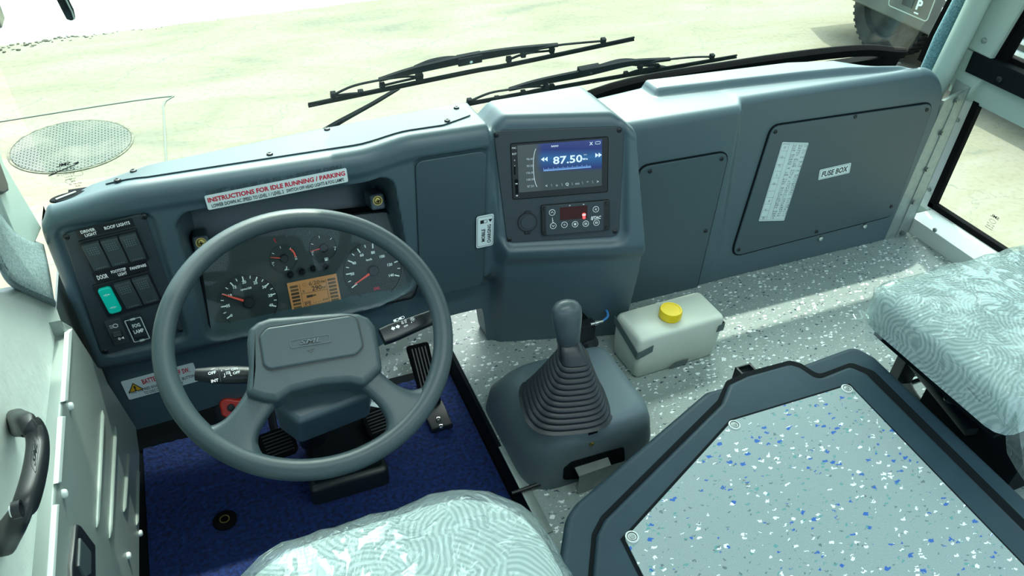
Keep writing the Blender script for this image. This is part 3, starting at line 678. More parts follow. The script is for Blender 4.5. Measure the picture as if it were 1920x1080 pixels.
# driver's door: upper vinyl pad, lower metal panel, handle, latch
droot = empty('door_1', (-0.29, 0.6, -0.06)); tag_struct(droot)
mb = MB(); side_prism(mb, -0.280, [(-150, 520), (15, 546), (45, 533), (104, 566), (116, 600), (128, 628), (108, 860), (88, 1150), (60, 1500), (-300, 1500)], 0.03, M['vinyl'], 0.008)
mb.build('padded_panel', droot)
mb = MB()
XD = -0.262
side_prism(mb, XD, [(116, 600), (136, 612), (255, 800), (262, 850), (262, 1100), (240, 1500), (60, 1500), (88, 1150), (108, 860), (127, 628)], 0.03, M['doorlow'], 0.004)
DF = Fr((XD, 0, 0), (0, 1, 0), (0, 0, 1))
for (u0, v0, u1, v1) in ((192, 770, 181, 990), (216, 800, 205, 1010), (240, 850, 232, 960), (258, 880, 256, 985)):
    p, q = at(u0, v0, x=XD+0.001), at(u1, v1, x=XD+0.001)
    mb.tube([p, p.lerp(q, 0.06), p.lerp(q, 0.94), q], [0.001, 0.0042, 0.0042, 0.001], M['doorlow'], 10)
lower = mb.build('lower_panel', droot)
mb = MB(); XT = XD+0.004
for seg in (((136, 616), (128, 752), (122, 752), (129, 622)), ((124, 780), (116, 905), (110, 905), (117, 780)), ((112, 945), (104, 1085), (99, 1085), (107, 945))):
    side_prism(mb, XT, seg, 0.006, M['palew'], 0.0015)
mb.build('edge_trim', droot)
for (u, v) in ((131, 762), (119, 926), (262, 1000), (240, 1042)):
    p = at(u, v, x=XD+0.001); screw('bolt', Fr(p, (0, 1, 0), (0, 0, 1)), 0, 0, 0, droot, 0.006, 'palew', 0.005, False)
# grab handle
hr = empty('grab_handle', at(40, 800, x=-0.279), 'black plastic grab handle with raised emblem bolted to the driver side door panel', 'handle')
path = [at(32, 792, x=-0.275), at(38, 794, x=-0.262), at(50, 797, x=-0.243), at(66, 808, x=-0.236), at(71, 840, x=-0.234), at(64, 890, x=-0.234), at(48, 945, x=-0.238), at(30, 978, x=-0.25), at(14, 1002, x=-0.268), at(6, 1010, x=-0.276)]
P = smooth_open(path, 6); mb = MB(); rings = []; N = len(P)
for i, p in enumerate(P):
    t = (P[min(i+1, N-1)] - P[max(i-1, 0)]).normalized(); n = V((1, 0, 0)); s_ = t.cross(n).normalized(); n = s_.cross(t)
    k = i/(N-1); w = 0.016 - 0.004*ss(0, 0.3, k)*(1-ss(0.75, 1, k)) + 0.002*ss(0.8, 1, k); h = 0.010
    rings.append([p + s_*a + n*bb for a, bb in rrect(2*w, 2*h, 0.007, 3)])
mb.loft(rings, M['black']); mb.build('grip', hr)
hp0, hp1 = at(67, 818, x=-0.224), at(60, 880, x=-0.224)
hf = Fr((hp0+hp1)/2, (hp0-hp1), (0, 0, 1)); hf = Fr(hf.o, (hp0-hp1).normalized(), V((1, 0, 0)).cross((hp0-hp1).normalized()))
if hf.en.x < 0: hf = Fr(hf.o, hf.ex, -hf.ey)
L_ = (hp0-hp1).length
mb = MB(); mb.outline(hf, rrect(L_, 0.016, 0.004, 4), 0.0012, 0.001, M['switch']); mb.text(hf, 'SML', 0, 0, 0.009, M['switch'], 0.001, bold=0.03, w=L_*0.7, shear=0.3); mb.build('emblem', hr)
f = Fr(at(38, 954, x=-0.2345), (0, 1, 0), (0, 0, 1)); mb = MB(); mb.ring(f, 0.0085, 0.006, -0.006, 0.0012, M['black'], 20); mb.lathe(f, [(0.006, -0.008), (0.006, -0.003)], M['chrome'], 16); mb.build('screw_hole', hr)
# inner latch
lr = empty('door_latch', at(150, 1060, x=XD), 'black recessed door release latch set low in the grey door panel', 'latch')
mb = MB(); side_prism(mb, XD+0.006, [(146, 982), (152, 984), (180, 1022), (181, 1110), (170, 1150), (138, 1130), (137, 1060)], 0.008, M['black'], 0.003); mb.build('surround', lr)
mb = MB(); side_prism(mb, XD+0.009, [(152, 1008), (172, 1034), (172, 1076), (160, 1084), (150, 1060)], 0.004, M['switch'], 0.002); mb.build('lever', lr)

# right side: sill, lower window, rail with black pad, upper window, corner post
b = MB(); b.box(floor_fr(0), 1.985, XR, -1.6, 1.385, 0.0, 0.05, M['palew'], 0.004); sill = b.build('trim_door_sill'); tag_struct(sill)
p = at(1753, 431, x=1.985); screw('sill_screw', Fr((1.985, p.y, p.z), (0, -1, 0), (0, 0, 1)), 0, 0, 0, sill, 0.007, 'steel', 0.004, False)
RF = lambda x: Fr((x, 0, 0), (0, -1, 0), (0, 0, 1))
b = MB(); rf = RF(XR-0.012)
b.box(RF(XR-0.006), -1.475, -1.405, 0.03, 0.42, -0.03, 0, M['palew'], 0.003); tag_struct(b.build('trim_post_front'))
w2 = empty('window_2', (XR, 0.6, 0.05)); tag_struct(w2)
b = MB(); b.box(RF(XR), -1.40, 0.6, 0.055, 0.41, -0.012, -0.007, M['glass']); b.build('glass', w2)
b = MB(); b.box(rf, -1.408, -1.385, 0.05, 0.41, -0.015, 0.004, M['rubber'], 0.003); b.box(rf, -1.408, 0.6, 0.048, 0.068, -0.015, 0.004, M['rubber'], 0.003); b.build('rubber_seal', w2)
b = MB(); mk = Fr(at(1861, 415, x=XR-0.002), (0, -1, 0), (0, 0, 1))
b.text(mk, 'SML', 0, 0.016, 0.008, M['ink'], 0, bold=0.02, w=0.028, mirror=True); b.outline(mk, circ(0.011, 20, 0, 0, 0.006), 0.0008, 0, M['ink'])
for k in range(3): b.scribble(mk, 0, -0.011-0.007*k, 0.026, 0.004, M['ink'], 0)
b.build('printed_mark', w2)
b = MB(); b.box(RF(2.085), -1.50, 0.7, 0.40, 0.485, -0.04, 0, M['pale'], 0.006); rail = tag_struct(b.build('trim_rail_right'))
b = MB(); b.box(RF(2.055), -1.452, 0.7, 0.482, 0.542, -0.035, 0, M['matt'], 0.006); pad = b.build('rail_pad'); tag(pad, 'black padded strip screwed along the pale rail under the upper right window', 'padded strip')
p = at(1875, 148, x=2.056); screw('screw', RF(2.055), -p.y, p.z, 0.0, pad, 0.009, 'black', 0.006, False)
w3 = empty('window_3', (XR, 0.6, 0.55)); tag_struct(w3)
b = MB(); b.box(RF(XR+0.01), -1.36, 0.6, 0.55, 1.3, -0.012, -0.007, M['glass']); b.build('glass', w3)
b = MB()
for dx, w_ in ((0, 0.012), (0.022, 0.010), (0.042, 0.010)):
    P = [at(1862+20*dx/0.042, 122, x=2.088), at(1925+20*dx/0.042, 10, x=2.088), at(2010+20*dx/0.042, -150, x=2.088)]
    b.tube(P, w_, M['rubber'], 8)
b.box(RF(2.09), -1.40, 0.6, 0.54, 0.556, -0.02, 0.0, M['rubber'], 0.002)
b.build('rubber_seal', w3)
# flat post panel with bolt, and round corner post, felt strip
b = MB(); side_prism(b, 2.06, [(1807, 88), (1856, 112), (1925, -5), (2000, -140), (1930, -190), (1852, 0)], 0.05, M['pale'], 0.006); post = tag_struct(b.build('trim_post_panel'))
p = at(1846, 76, x=2.06); screw('bolt', RF(2.06), -p.y, p.z, 0, post, 0.008, 'steel', 0.006, False)
b = MB(); side_prism(b, 2.065, [(1796, 84), (1858, 112), (1845, 145), (1800, 190), (1770, 140)], 0.05, M['pale'], 0.004); tag_struct(b.build('trim_post_foot'))
b = MB(); pc = [at(1772, 128, x=2.03), at(1830, 10, x=2.03), at(1900, -140, x=2.03)]; b.tube([pc[0] + (pc[0]-pc[1])*0.5] + pc, 0.030, M['pale'], 20); tag_struct(b.build('trim_corner_post'))
b = MB(); P = [at(1738, 135, x=2.035), at(1765, 72, x=2.035), at(1800, 5, x=2.035), at(1880, -140, x=2.035)]; b.tube(P, 0.022, M['feltb'], 12); tag_struct(b.build('trim_felt_right'))
# ================================================================== dashboard
def sdr(x, z, x0, x1, z0, z1, r):
    qx = abs(x-(x0+x1)/2)-(x1-x0)/2+r; qz = abs(z-(z0+z1)/2)-(z1-z0)/2+r
    return math.hypot(max(qx, 0), max(qz, 0)) + min(max(qx, qz), 0) - r
XD0, XD1 = -0.287, 1.968
def w_con(x, z):
    return ss(0.520+(0.58-z)*0.06, 0.545+(0.58-z)*0.06, x), ss(0.838+(0.58-z)*0.09, 0.866+(0.58-z)*0.09, x)
def con_plane(x, z):
    zz = max(z, 0.30); return 1.277 + (zz-0.334)*0.277 - 0.26*(x-0.56) + ss(0.30, 0.0, z)*0.05*1.0
def drv_y(x): return 1.27 + 0.03*ss(0.25, 0.37, x)
def face_y(x, z):
    y = drv_y(x)
    y -= 0.006*ss(0.555, 0.575, z)                      # lip
    y += 0.035*ss(0.245, 0.195, z)*(1-0.0*x)             # below the frame
    y += 0.006*(1-ss(-0.004, 0.004, sdr(x, z, -0.267, -0.113, 0.262, 0.556, 0.02)))
    xr = 0.352-0.035*(z-0.25)/0.3
    s = sdr(x, z, -0.081, xr, 0.238, 0.545, 0.035)
    dep = lerp(0.06, 0.165, ss(0.24, 0.46, z))
    y += dep*(1-ss(-0.022, 0.004, s))
    rd = sdr(x, z, 0.366, 0.523, 0.205, 0.565, 0.02)
    y += 0.006*(1-ss(-0.005, 0.004, rd))
    a, b = w_con(x, z)
    if a > 0:
        yc = con_plane(x, z) - 0.014
        sb = sdr(x, z, 0.552, 0.818, 0.332, 0.583, 0.025); yc += 0.014*(1-ss(-0.002, 0.010, sb))
        yc += 0.02*ss(0.325, 0.27, z)
        y = lerp(y, yc, a)
    if b > 0:
        ym = 1.350 + 0.080*z
        xf = 1.245
        c = ss(xf-0.022, xf+0.018, x)
        yf = 1.352 + 0.155*z
        y = lerp(y, lerp(ym, yf, c), b)
    return y
def z_top(x):
    z = lerp(0.590, 0.612, ss(-0.287, -0.12, x)) - 0.035*(1-ss(-0.290, -0.262, x))
    a = ss(0.520, 0.545, x); b = ss(0.838, 0.868, x)
    z = lerp(z, 0.603 - 0.030*(1-ss(0.535, 0.585, x)) - 0.030*ss(0.795, 0.85, x), a); z = lerp(z, 0.515, b)
    if x > 1.865: z -= 0.0103**0.5 - math.sqrt(max(0, 0.0106 - (x-1.865)**2))
    return z
def z_bot(x):
    return lerp(lerp(0.020, 0.112, ss(-0.30, 0.50, x)), 0.0015, ss(0.530, 0.550, x))
def back(x):
    yb = interp([(-0.287, 1.315), (-0.24, 1.335), (-0.13, 1.358), (0.2, 1.405), (0.55, 1.435), (0.83, 1.455), (0.90, 1.55), (1.05, 1.575), (1.5, 1.565), (1.75, 1.515), (1.968, 1.455)], x)
    zb = interp([(-0.287, 0.560), (-0.2, 0.588), (-0.1, 0.600), (0.5, 0.604), (0.83, 0.598), (0.88, 0.525), (1.15, 0.515), (1.6, 0.515), (1.968, 0.45)], x)
    return yb, zb
def prof(x):
    zt = z_top(x); zb = z_bot(x); rr = 0.024; out = []
    yb, zk = back(x); zk = min(zk, zt-0.006)
    out.append((face_y(x, zb)+0.06, zb))
    for i in range(151): z = lerp(zb, zt-rr, i/150); out.append((face_y(x, z), z))
    yf = face_y(x, zt-rr)
    for i in range(1, 9):
        a = math.pi/2*i/8; out.append((yf + rr*(1-math.cos(a)), zt-rr+rr*math.sin(a)))
    y1 = yf+rr
    ys = interp([(1.07, 1.515), (1.5, 1.488), (1.87, 1.455), (1.94, 1.45)], x) 
    for i in range(1, 31):
        t = i/30; y = lerp(y1, yb, t); z = lerp(zt, zk, t)
        if x > 1.045: z += 0.020*ss(1.047, 1.062, x)*ss(1.90, 1.80, x)*ss(ys-0.010, ys+0.010, y)
        out.append((y, z))
    out.append((yb+0.006, zk-0.010)); out.append((max(yb+0.02, 1.60 if x < 0.9 else yb+0.03), 0.41))
    return out
droot_loc = V((0.8, 1.33, 0.0))
dash = empty('dashboard', droot_loc, 'long grey moulded bus dashboard running the full width under the windscreen', 'dashboard')
mb = MB(); xs = []; x = XD0
while x < XD1:
    xs.append(x); fine = min(abs(x-e) for e in (0.535, 0.855, 1.245, -0.08, 0.34)) < 0.05 or x < -0.22 or x > 1.83
    x += 0.0035 if fine else 0.0055
xs.append(XD1)
cols = []
for i, x in enumerate(xs):
    pr = prof(x)
    if i < 5 or i >= len(xs)-5:      # rounded ends
        k = (4-i if i < 5 else i-(len(xs)-5))/4; off = 0.012*(1-math.sqrt(max(0, 1-k*k)))
        pr = [(y+off, z-off*0.3*(z > 0.4)) for y, z in pr]
    cols.append([V((x, y, z)) for y, z in pr])
cols = [[V((XD0, max(p.y, 1.36), p.z)) for p in cols[0]]] + cols + [[V((XD1, 1.47, p.z)) for p in cols[-1]]]
mb.loft(cols, M['dash'], closed=False)
shell = mb.build('moulded_shell', dash, sharp=60)

# top cover over the driver's instruments
def top_pt(x, f, h=0.0):
    zt = z_top(x); yb, zk = back(x); yf = face_y(x, zt-0.024)+0.024; zk = min(zk, zt-0.006)
    return V((x, lerp(yf, yb, f), lerp(zt, zk, f) + h))
mb = MB(); rows = []
for i in range(41):
    x = lerp(-0.175, 0.505, i/40); e = min(1, min(i, 40-i)/4)
    f0 = lerp(0.35, 0.10, e); f1 = lerp(0.65, 0.90, e)
    rows.append([top_pt(x, f0, 0.0005)] + [top_pt(x, lerp(f0, f1, k/8), 0.003) for k in range(9)] + [top_pt(x, f1, 0.0005)])
mb.loft(rows, M['dash2'], closed=False); mb.build('top_cover', dash)
for (x, f) in ((-0.155, 0.25), (-0.13, 0.72), (0.10, 0.22), (0.22, 0.86), (0.45, 0.22), (0.49, 0.74)):
    p = top_pt(x, f, 0.003); screw('screw', Fr(p, (1, 0, 0), (0, 1, 0)), 0, 0, 0, dash, 0.006, 'black', 0.004)
# defroster mouth at the far left
mb = MB(); p = top_pt(-0.235, 0.45, 0.001); f = Fr(p, (1, 0.2, 0), (0, 1, -0.1)); mb.prism(f, circ(0.030, 24, 0, 0, 0.016), 0, 0.003, M['matt'], 0.001, 1)
mb.bar(f.p(-0.02, -0.006, 0.004), f.p(0.012, 0.006, 0.004), 0.004, 0.004, M['steel']); mb.build('defroster_mouth', dash)
# blank trim panel right of the instruments
f = front(0); mb = MB(); y = 1.3045
pts = rrect(0.150, 0.345, 0.016, 5, 0.4445, 0.384); mb.prism(front(1.304), pts, 0, 0.003, M['dash2'], 0.002, 2); mb.build('blank_panel', dash)

# cover panels on the passenger side
def cover(name, y, quad, r, label=None, holes=()):
    fr = front(y) if isinstance(y, float) else y; P = fr.pxs(quad, 0.004)
    P = roundpoly(P, r, 6); b = MB(); b.prism(fr, P, -0.004, 0.004, M['dash2'], 0.002, 2); o = b.build(name, dash)
    b = MB(); b.prism(fr, inset(P, -0.0035), -0.002, 0.0008, M['matt']); g_ = b.build('panel_gap', dash)
    if label: o['label'] = label
    for u, v in holes:
        q = fr.px(u, v, 0.004); screw('screw', fr, q[0], q[1], 0.004, o, 0.006, 'black', 0.003)
    return o
FP = Fr((0, 1.350, 0), (1, 0, 0), (0, 0.155, 1))
fuse = cover('fuse_box_cover', FP, [(1449, 237), (1752, 193), (1676, 404), (1372, 482)], [0.03]*4, 'large flat cover panel with rounded corners and a FUSE BOX sticker',
             [(1604, 219), (1738, 206), (1454, 247), (1671, 387), (1531, 434), (1385, 468)])
mid = cover('access_cover', Fr((0, 1.348, 0), (1, 0, 0), (0, 0.08, 1)), [(1200, 314), (1368, 285), (1302, 562), (1163, 590)], [0.03]*4, 'plain dark cover panel beside the radio console', [(1219, 321), (1353, 298), (1323, 433), (1187, 468)])
for (u, v) in ((1538, 447), (1621, 424)):
    q = FP.px(u, v, 0.0); screw('round_head_screw', FP, q[0], q[1], -0.001, dash, 0.008, 'chrome', 0.006, False)
# stickers
def sticker(name, fr, quad, c, parent, label=None, th=0.0008, m='paper', r=0.003):
    q, w, h = qrect(fr, quad, c, name == 'fuse_chart'); b = MB(); b.prism(q, rrect(w, h, r, 3), 0, th, M[m]); return b, q.sub(0, 0, th), w, h
FY = Fr(FP.p(0, 0, 0.0045), FP.ex, FP.ey)
b, q, w, h = sticker('fuse_box_label', FY, [(1538, 318), (1597, 305), (1591, 324), (1533, 338)], 0, fuse)
b.outline(q, rrect(w*0.94, h*0.84, 0.002, 3), 0.0008, 0.0002, M['ink']); b.text(q, 'FUSE BOX', 0, 0, h*0.50, M['ink'], w=w*0.84, bold=0.03, shear=0.15)
o = b.build('fuse_box_label', fuse); o['label'] = 'small white sticker reading FUSE BOX'
b, q, w, h = sticker('fuse_chart', FY, [(1466, 273), (1517, 261), (1472, 407), (1420, 421)], 0, fuse, m='paper2')
b.outline(q, rrect(w*0.96, h*0.97, 0.002, 3), 0.0007, 0.0002, M['greyink'])
b.strokes(q, [((-w*0.22, -h*0.48), (-w*0.22, h*0.48)), ((-w*0.06, -h*0.48), (-w*0.06, h*0.48))], 0.0006, 0.0002, M['greyink'])
rr_ = random.Random(3)
for k in range(34):
    yy = h*0.46 - k*h*0.92/33
    for j in range(3):
        if rr_.random() < 0.86: b.scribble(q, lerp(0.02, 0.42, j/2)*w, yy, w*rr_.uniform(0.10, 0.16), 0.0044, M['greyink'])
    if k % 3 == 0: b.strokes(q, [((-w*0.46, yy+0.004), (-w*0.22, yy+0.004))], 0.0006, 0.0002, M['greyink'])
    if k % 4 == 1: b.scribble(q, -w*0.34, yy, w*0.09, 0.0065, M['greyink'])
o = b.build('fuse_chart', fuse); o['label'] = 'tall pale sticker printed with a fuse table in tiny lettering'
FL = front(1.268)
def dsticker(name, quad, y): return sticker(name, front(y), quad, 0, dash)
b, q, w, h = dsticker('idle_sticker', [(383, 367), (648, 315), (654, 340), (390, 394)], 1.2632)
b.text(q, 'INSTRUCTIONS FOR IDLE RUNNING / PARKING', 0, h*0.17, h*0.30, M['redink'], 0.0004, w=w*0.97, bold=0.035)
b.text(q, 'LOWER DOWN AC SPEED TO LEVEL 1 / LEVEL 2', -w*0.47, -h*0.26, h*0.24, M['ink'], 0.0004, w=w*0.50, bold=0.02, al='L')
b.text(q, 'SWITCH OFF HEAD LIGHTS & FOG LAMPS', w*0.47, -h*0.26, h*0.24, M['ink'], 0.0004, w=w*0.42, bold=0.02, al='R')
o = b.build('instruction_sticker', dash); o['label'] = 'white strip sticker with red and black instructions for idle running and parking'
b = MB(); q2 = q.sub(0, h*0.66, -0.0005); b.scribble(q2, 0, 0, w*0.95, 0.008, M['dash2'], 0.0004); b.build('embossed_line', dash)
b, q, w, h = dsticker('battery_sticker', [(226, 714), (362, 681), (375, 712), (242, 751)], 1.3035)
tq = q.sub(-w*0.36, 0.002); tr = 0.013
b.flat(tq, [(-tr*1.15, -tr*0.8), (tr*1.15, -tr*0.8), (0, tr*1.1)], 0.0003, M['ink']); b.flat(tq, [(-tr*0.9, -tr*0.66), (tr*0.9, -tr*0.66), (0, tr*0.85)], 0.0005, M['amber']); b.text(tq, '!', 0, -tr*0.1, tr*0.95, M['ink'], 0.0007, bold=0.04)
b.text(q, 'BATTERY CUT OFF SW.', w*0.09, h*0.22, h*0.24, M['redink'], 0.0004, w=w*0.66, bold=0.025)
b.text(q, 'PULL THE RED KNOB WITH BLACK BUTTON', 0, -h*0.15, h*0.15, M['ink'], 0.0004, w=w*0.92, bold=0.01)
b.text(q, 'TO DISCONNECT BATTERY', 0, -h*0.36, h*0.15, M['ink'], 0.0004, w=w*0.55, bold=0.01)
o = b.build('battery_sticker', dash); o['label'] = 'white warning sticker with a yellow triangle and red battery cut off lettering'
# mobile charging sticker
fm = Fr((0, 0, 0), (1, 0, 0), (0, 0, 1)); p = at(910, 433, y=1.2975)
b, q, w, h = sticker('charging_sticker', front(1.2965), [(889, 408), (920, 401), (930, 458), (897, 464)], 0, dash, r=0.005)
b.outline(q, rrect(w*0.9, h*0.93, 0.004, 4), 0.0008, 0.0003, M['ink'])
b.text(q, 'MOBILE', -w*0.10, -h*0.12, w*0.20, M['ink'], 0.0004, rot=math.pi/2, w=h*0.40, bold=0.03); b.text(q, 'CHARGING', w*0.24, -h*0.10, w*0.20, M['ink'], 0.0004, rot=math.pi/2, w=h*0.58, bold=0.03)
b.box(q, -w*0.28, -w*0.10, h*0.26, h*0.36, 0, 0.0006, M['ink']); b.outline(q, [(-w*0.1, h*0.26), (w*0.12, h*0.26), (w*0.12, h*0.36), (-w*0.1, h*0.36)], 0.001, 0.0004, M['ink'])
b.flat(q, [(w*0.18, h*0.36), (w*0.42, h*0.36), (w*0.30, h*0.26)], 0.0004, M['ink'])
o = b.build('charging_sticker', dash); o['label'] = 'white sticker reading MOBILE CHARGING'

# steel flange joining dash and door post
fl = empty('flange_strip', at(1705, 420, y=1.36), 'bare metal flange with hex bolts fixing the right end of the dashboard', 'metal strip')
FQ = FP.pxs([(1772, 190), (1820, 164), (1704, 433), (1655, 460)], 0.001)
b = MB(); b.prism(FP, FQ, -0.012, -0.0015, M['steel']); b.prism(FP, FP.pxs([(1797, 178), (1820, 164), (1704, 433), (1676, 453)], 0.001), -0.003, 0.001, M['steel'])
tA, tB = FP.p(*FQ[1], 0.001), FP.p(*FQ[2], 0.001); b.loft([[tA, tA + V((0.004, 0.055, 0.004)), tA + V((0.0, 0.055, 0.004)), tA + V((-0.003, 0, 0))], [tB, tB + V((0.004, 0.055, 0)), tB + V((0.0, 0.055, 0)), tB + V((-0.003, 0, 0))]], M['steel'])
b.build('plate', fl)
for (u, v) in ((1794, 189), (1766, 250), (1738, 318), (1713, 379), (1691, 437)):
    q = FP.px(u, v, 0.002); hexbolt('bolt', FP, q[0], q[1], 0.001, fl, 0.0072)
for (u, v) in ((1795, 225), (1742, 355)):
    p = at(u, v, x=2.092); screw('rivet', Fr(p, (0, -1, 0), (0, 0, 1)), 0, 0, 0, fl, 0.007, 'steel', 0.004, False)

# ------------------------------------------------------------------ radio console face: bezel with screws and power socket
CO = V((0.56, con_plane(0.56, 0.334), 0.334)); CF = Fr(CO, (1, -0.26, 0), (0.0, 0.277, 1))
P = CF.pxs([(925, 245), (1171, 237), (1161, 443), (951, 456)], 0.004)
b = MB(); b.prism(CF, roundpoly(P, 0.018, 5), 0.0, 0.004, M['bezel'], 0.0015, 2); bez = b.build('console_bezel', dash); bez['label'] = 'dark flat console plate holding radio and air conditioning control'
for u, v in ((931, 253), (1161, 244), (955, 449), (1153, 434)):
    a, bb = CF.px(u, v, 0.004); screw('screw', CF, a, bb, 0.004, bez, 0.0055)
a, bb = CF.px(989, 416, 0.004); f = CF.sub(a, bb, 0.004)
b = MB(); b.prism(f, circ(0.0205, 32), 0, 0.003, M['bezel'], 0.001, 2); b.ring(f, 0.0215, 0.0195, 0, 0.0042, M['black'], 32); b.prism(f, circ(0.0155, 32), 0.003, 0.005, M['bezel'], 0.001, 2)
b.box(f, -0.006, 0.006, -0.027, -0.019, 0, 0.004, M['black'], 0.001); b.box(f, -0.006, 0.006, 0.019, 0.025, 0, 0.004, M['black'], 0.001)
o = b.build('socket_cap', bez); o['label'] = 'round power socket cap'

# head unit
q, w, h = qrect(CF, [(955, 270), (1137, 255), (1143, 360), (963, 373)], 0.005)
hu = empty('radio_head_unit', q.o, 'touchscreen radio showing 87.50 on a blue screen in the dashboard console', 'radio')
b = MB(); b.prism(q, rrect(w, h, 0.004, 3), -0.002, 0.0015, M['black'], 0.001, 2); b.outline(q, rrect(w*1.0, h*1.0, 0.004, 3), 0.0012, 0.0018, M['matt']); b.build('bezel', hu)
s, sw, sh = qrect(CF, [(969, 273), (1126, 261), (1131, 348), (974, 361)], 0.0068)
b = MB(); b.box(s, -sw/2, sw/2, -sh/2, sh/2, -0.001, 0.0, M['screen']); scr = b.build('screen', hu)
b = MB(); W_ = M['scrgrey']; WT = mat('screen_white_text', (0.4, 0.5, 0.55), 0.4, emit=((0.75, 0.9, 1.0), 0.75))
b.text(s, '87.50', sw*0.09, sh*0.13, sh*0.155, WT, 0.0004, w=sw*0.35, bold=0.02)
for sx, d in ((-0.15, -1), (0.42, 1)):
    for k in (0, 1):
        x0 = sw*sx + d*k*sh*0.07; b.flat(s, [(x0, sh*0.12), (x0, sh*0.22), (x0+d*sh*0.07, sh*0.17)], 0.0004, WT)
b.text(s, 'RADIO', -sw*0.06, sh*0.43, sh*0.035, WT, 0.0004); b.text(s, 'FM1', sw*0.30, sh*0.20, sh*0.03, W_, 0.0004); b.text(s, 'MHz', sw*0.30, sh*0.11, sh*0.04, WT, 0.0004)
for k, t in enumerate(('98.00', '90.00', '106.00', '108.00', '87.50')): b.text(s, t, -sw*0.36, sh*(0.20-0.145*k), sh*0.045, W_, 0.0004, bold=0.0)
for k in range(50):
    x0 = sw*(-0.20 + 0.56*k/49); hh = sh*(0.055 if k % 5 == 0 else 0.03); b.box(s, x0, x0+0.0006, -sh*0.07, -sh*0.07+hh, 0, 0.0004, M['bar'])
b.box(s, -sw*0.20, sw*0.37, -sh*0.082, -sh*0.072, 0, 0.0004, M['bar'])
arc = [(-sw*0.27 - sw*0.05*math.cos(t), sh*0.42*math.sin(t)) for t in [R_(a) for a in range(-75, 80, 10)]]
b.strokes(s, list(zip(arc, arc[1:])), 0.0009, 0.0004, WT)
for k, ch in enumerate(['<', '\\', 'o', '\\', 'Q', '\\', 'oo', '\\', '*', '\\', '>']): b.text(s, ch, sw*(-0.17+0.062*k), -sh*0.40, sh*0.06, WT if ch in '<>Q' else W_, 0.0004, bold=0.0)
b.text(s, 'X', sw*0.37, sh*0.425, sh*0.065, WT, 0.0004, bold=0.02); b.outline(s, rrect(sh*0.11, sh*0.06, 0.002, 3, sw*0.45, sh*0.43), 0.0008, 0.0004, WT)
b.build('screen_graphics', hu)
b = MB()
for k, t in enumerate(('MIC', 'RST', 'o', '<', '+')): b.text(q, t, -w*0.465, h*(0.42-0.105*k), 0.004, M['wtext'], 0.0018, bold=0.0)
b.lathe(q.sub(-w*0.455, -h*0.17, 0.0015), [(0.0045, 0), (0.0045, 0.0008), (0.003, 0.0008), (0.003, 0.0003)], M['matt'], 16); b.box(q, -w*0.47, -w*0.44, -h*0.40, -h*0.24, 0.0015, 0.0022, M['matt']); b.box(q, -w*0.475, -w*0.46, -h*0.05, h*0.10, 0.0015, 0.002, M['matt'])
for yy in (-0.22, -0.44): b.box(q, -w*0.465, -w*0.445, h*yy, h*yy+0.002, 0.0015, 0.0022, M['wtext'])
b.build('side_markings', hu)

# climate control
q, w, h = qrect(CF, [(1012, 384), (1141, 374), (1143, 429), (1017, 441)], 0.004)
cc = empty('climate_control', q.o, 'black air conditioning control unit with ring buttons and a red display below the radio', 'control panel')
b = MB(); b.prism(q, rrect(w, h, 0.004, 4), 0, 0.007, M['black'], 0.0015, 2); b.prism(q, rrect(w*0.84, h*0.97, 0.003, 3, -w*0.02), 0.007, 0.0085, M['bezel'], 0.0008, 2)
b.strokes(q, [((-w*0.25, -h*0.46), (-w*0.25, h*0.46)), ((w*0.18, -h*0.46), (w*0.18, h*0.46)), ((-w*0.25, -h*0.08), (w*0.18, -h*0.08)), ((-w*0.445, -h*0.46), (-w*0.445, h*0.46)), ((w*0.40, -h*0.46), (w*0.40, h*0.46))], 0.0008, 0.0088, M['switch']); hc = b
b = MB(); b.box(q, -w*0.235, w*0.165, -h*0.02, h*0.40, 0.0085, 0.009, M['reddisp']); b.lathe(q.sub(w*0.115, h*0.10, 0.009), [(0.0042, 0), (0.0042, 0.0006)], M['redled'], 14); b.lathe(q.sub(w*0.115, h*0.01, 0.009), [(0.0034, 0), (0.0034, 0.0006)], M['redled'], 14); b.box(q, w*0.09, w*0.14, h*0.07, h*0.13, 0.0094, 0.0099, M['wtext'])
o = b.build('display', cc); o['label'] = 'dark red display window with a lit red lamp'
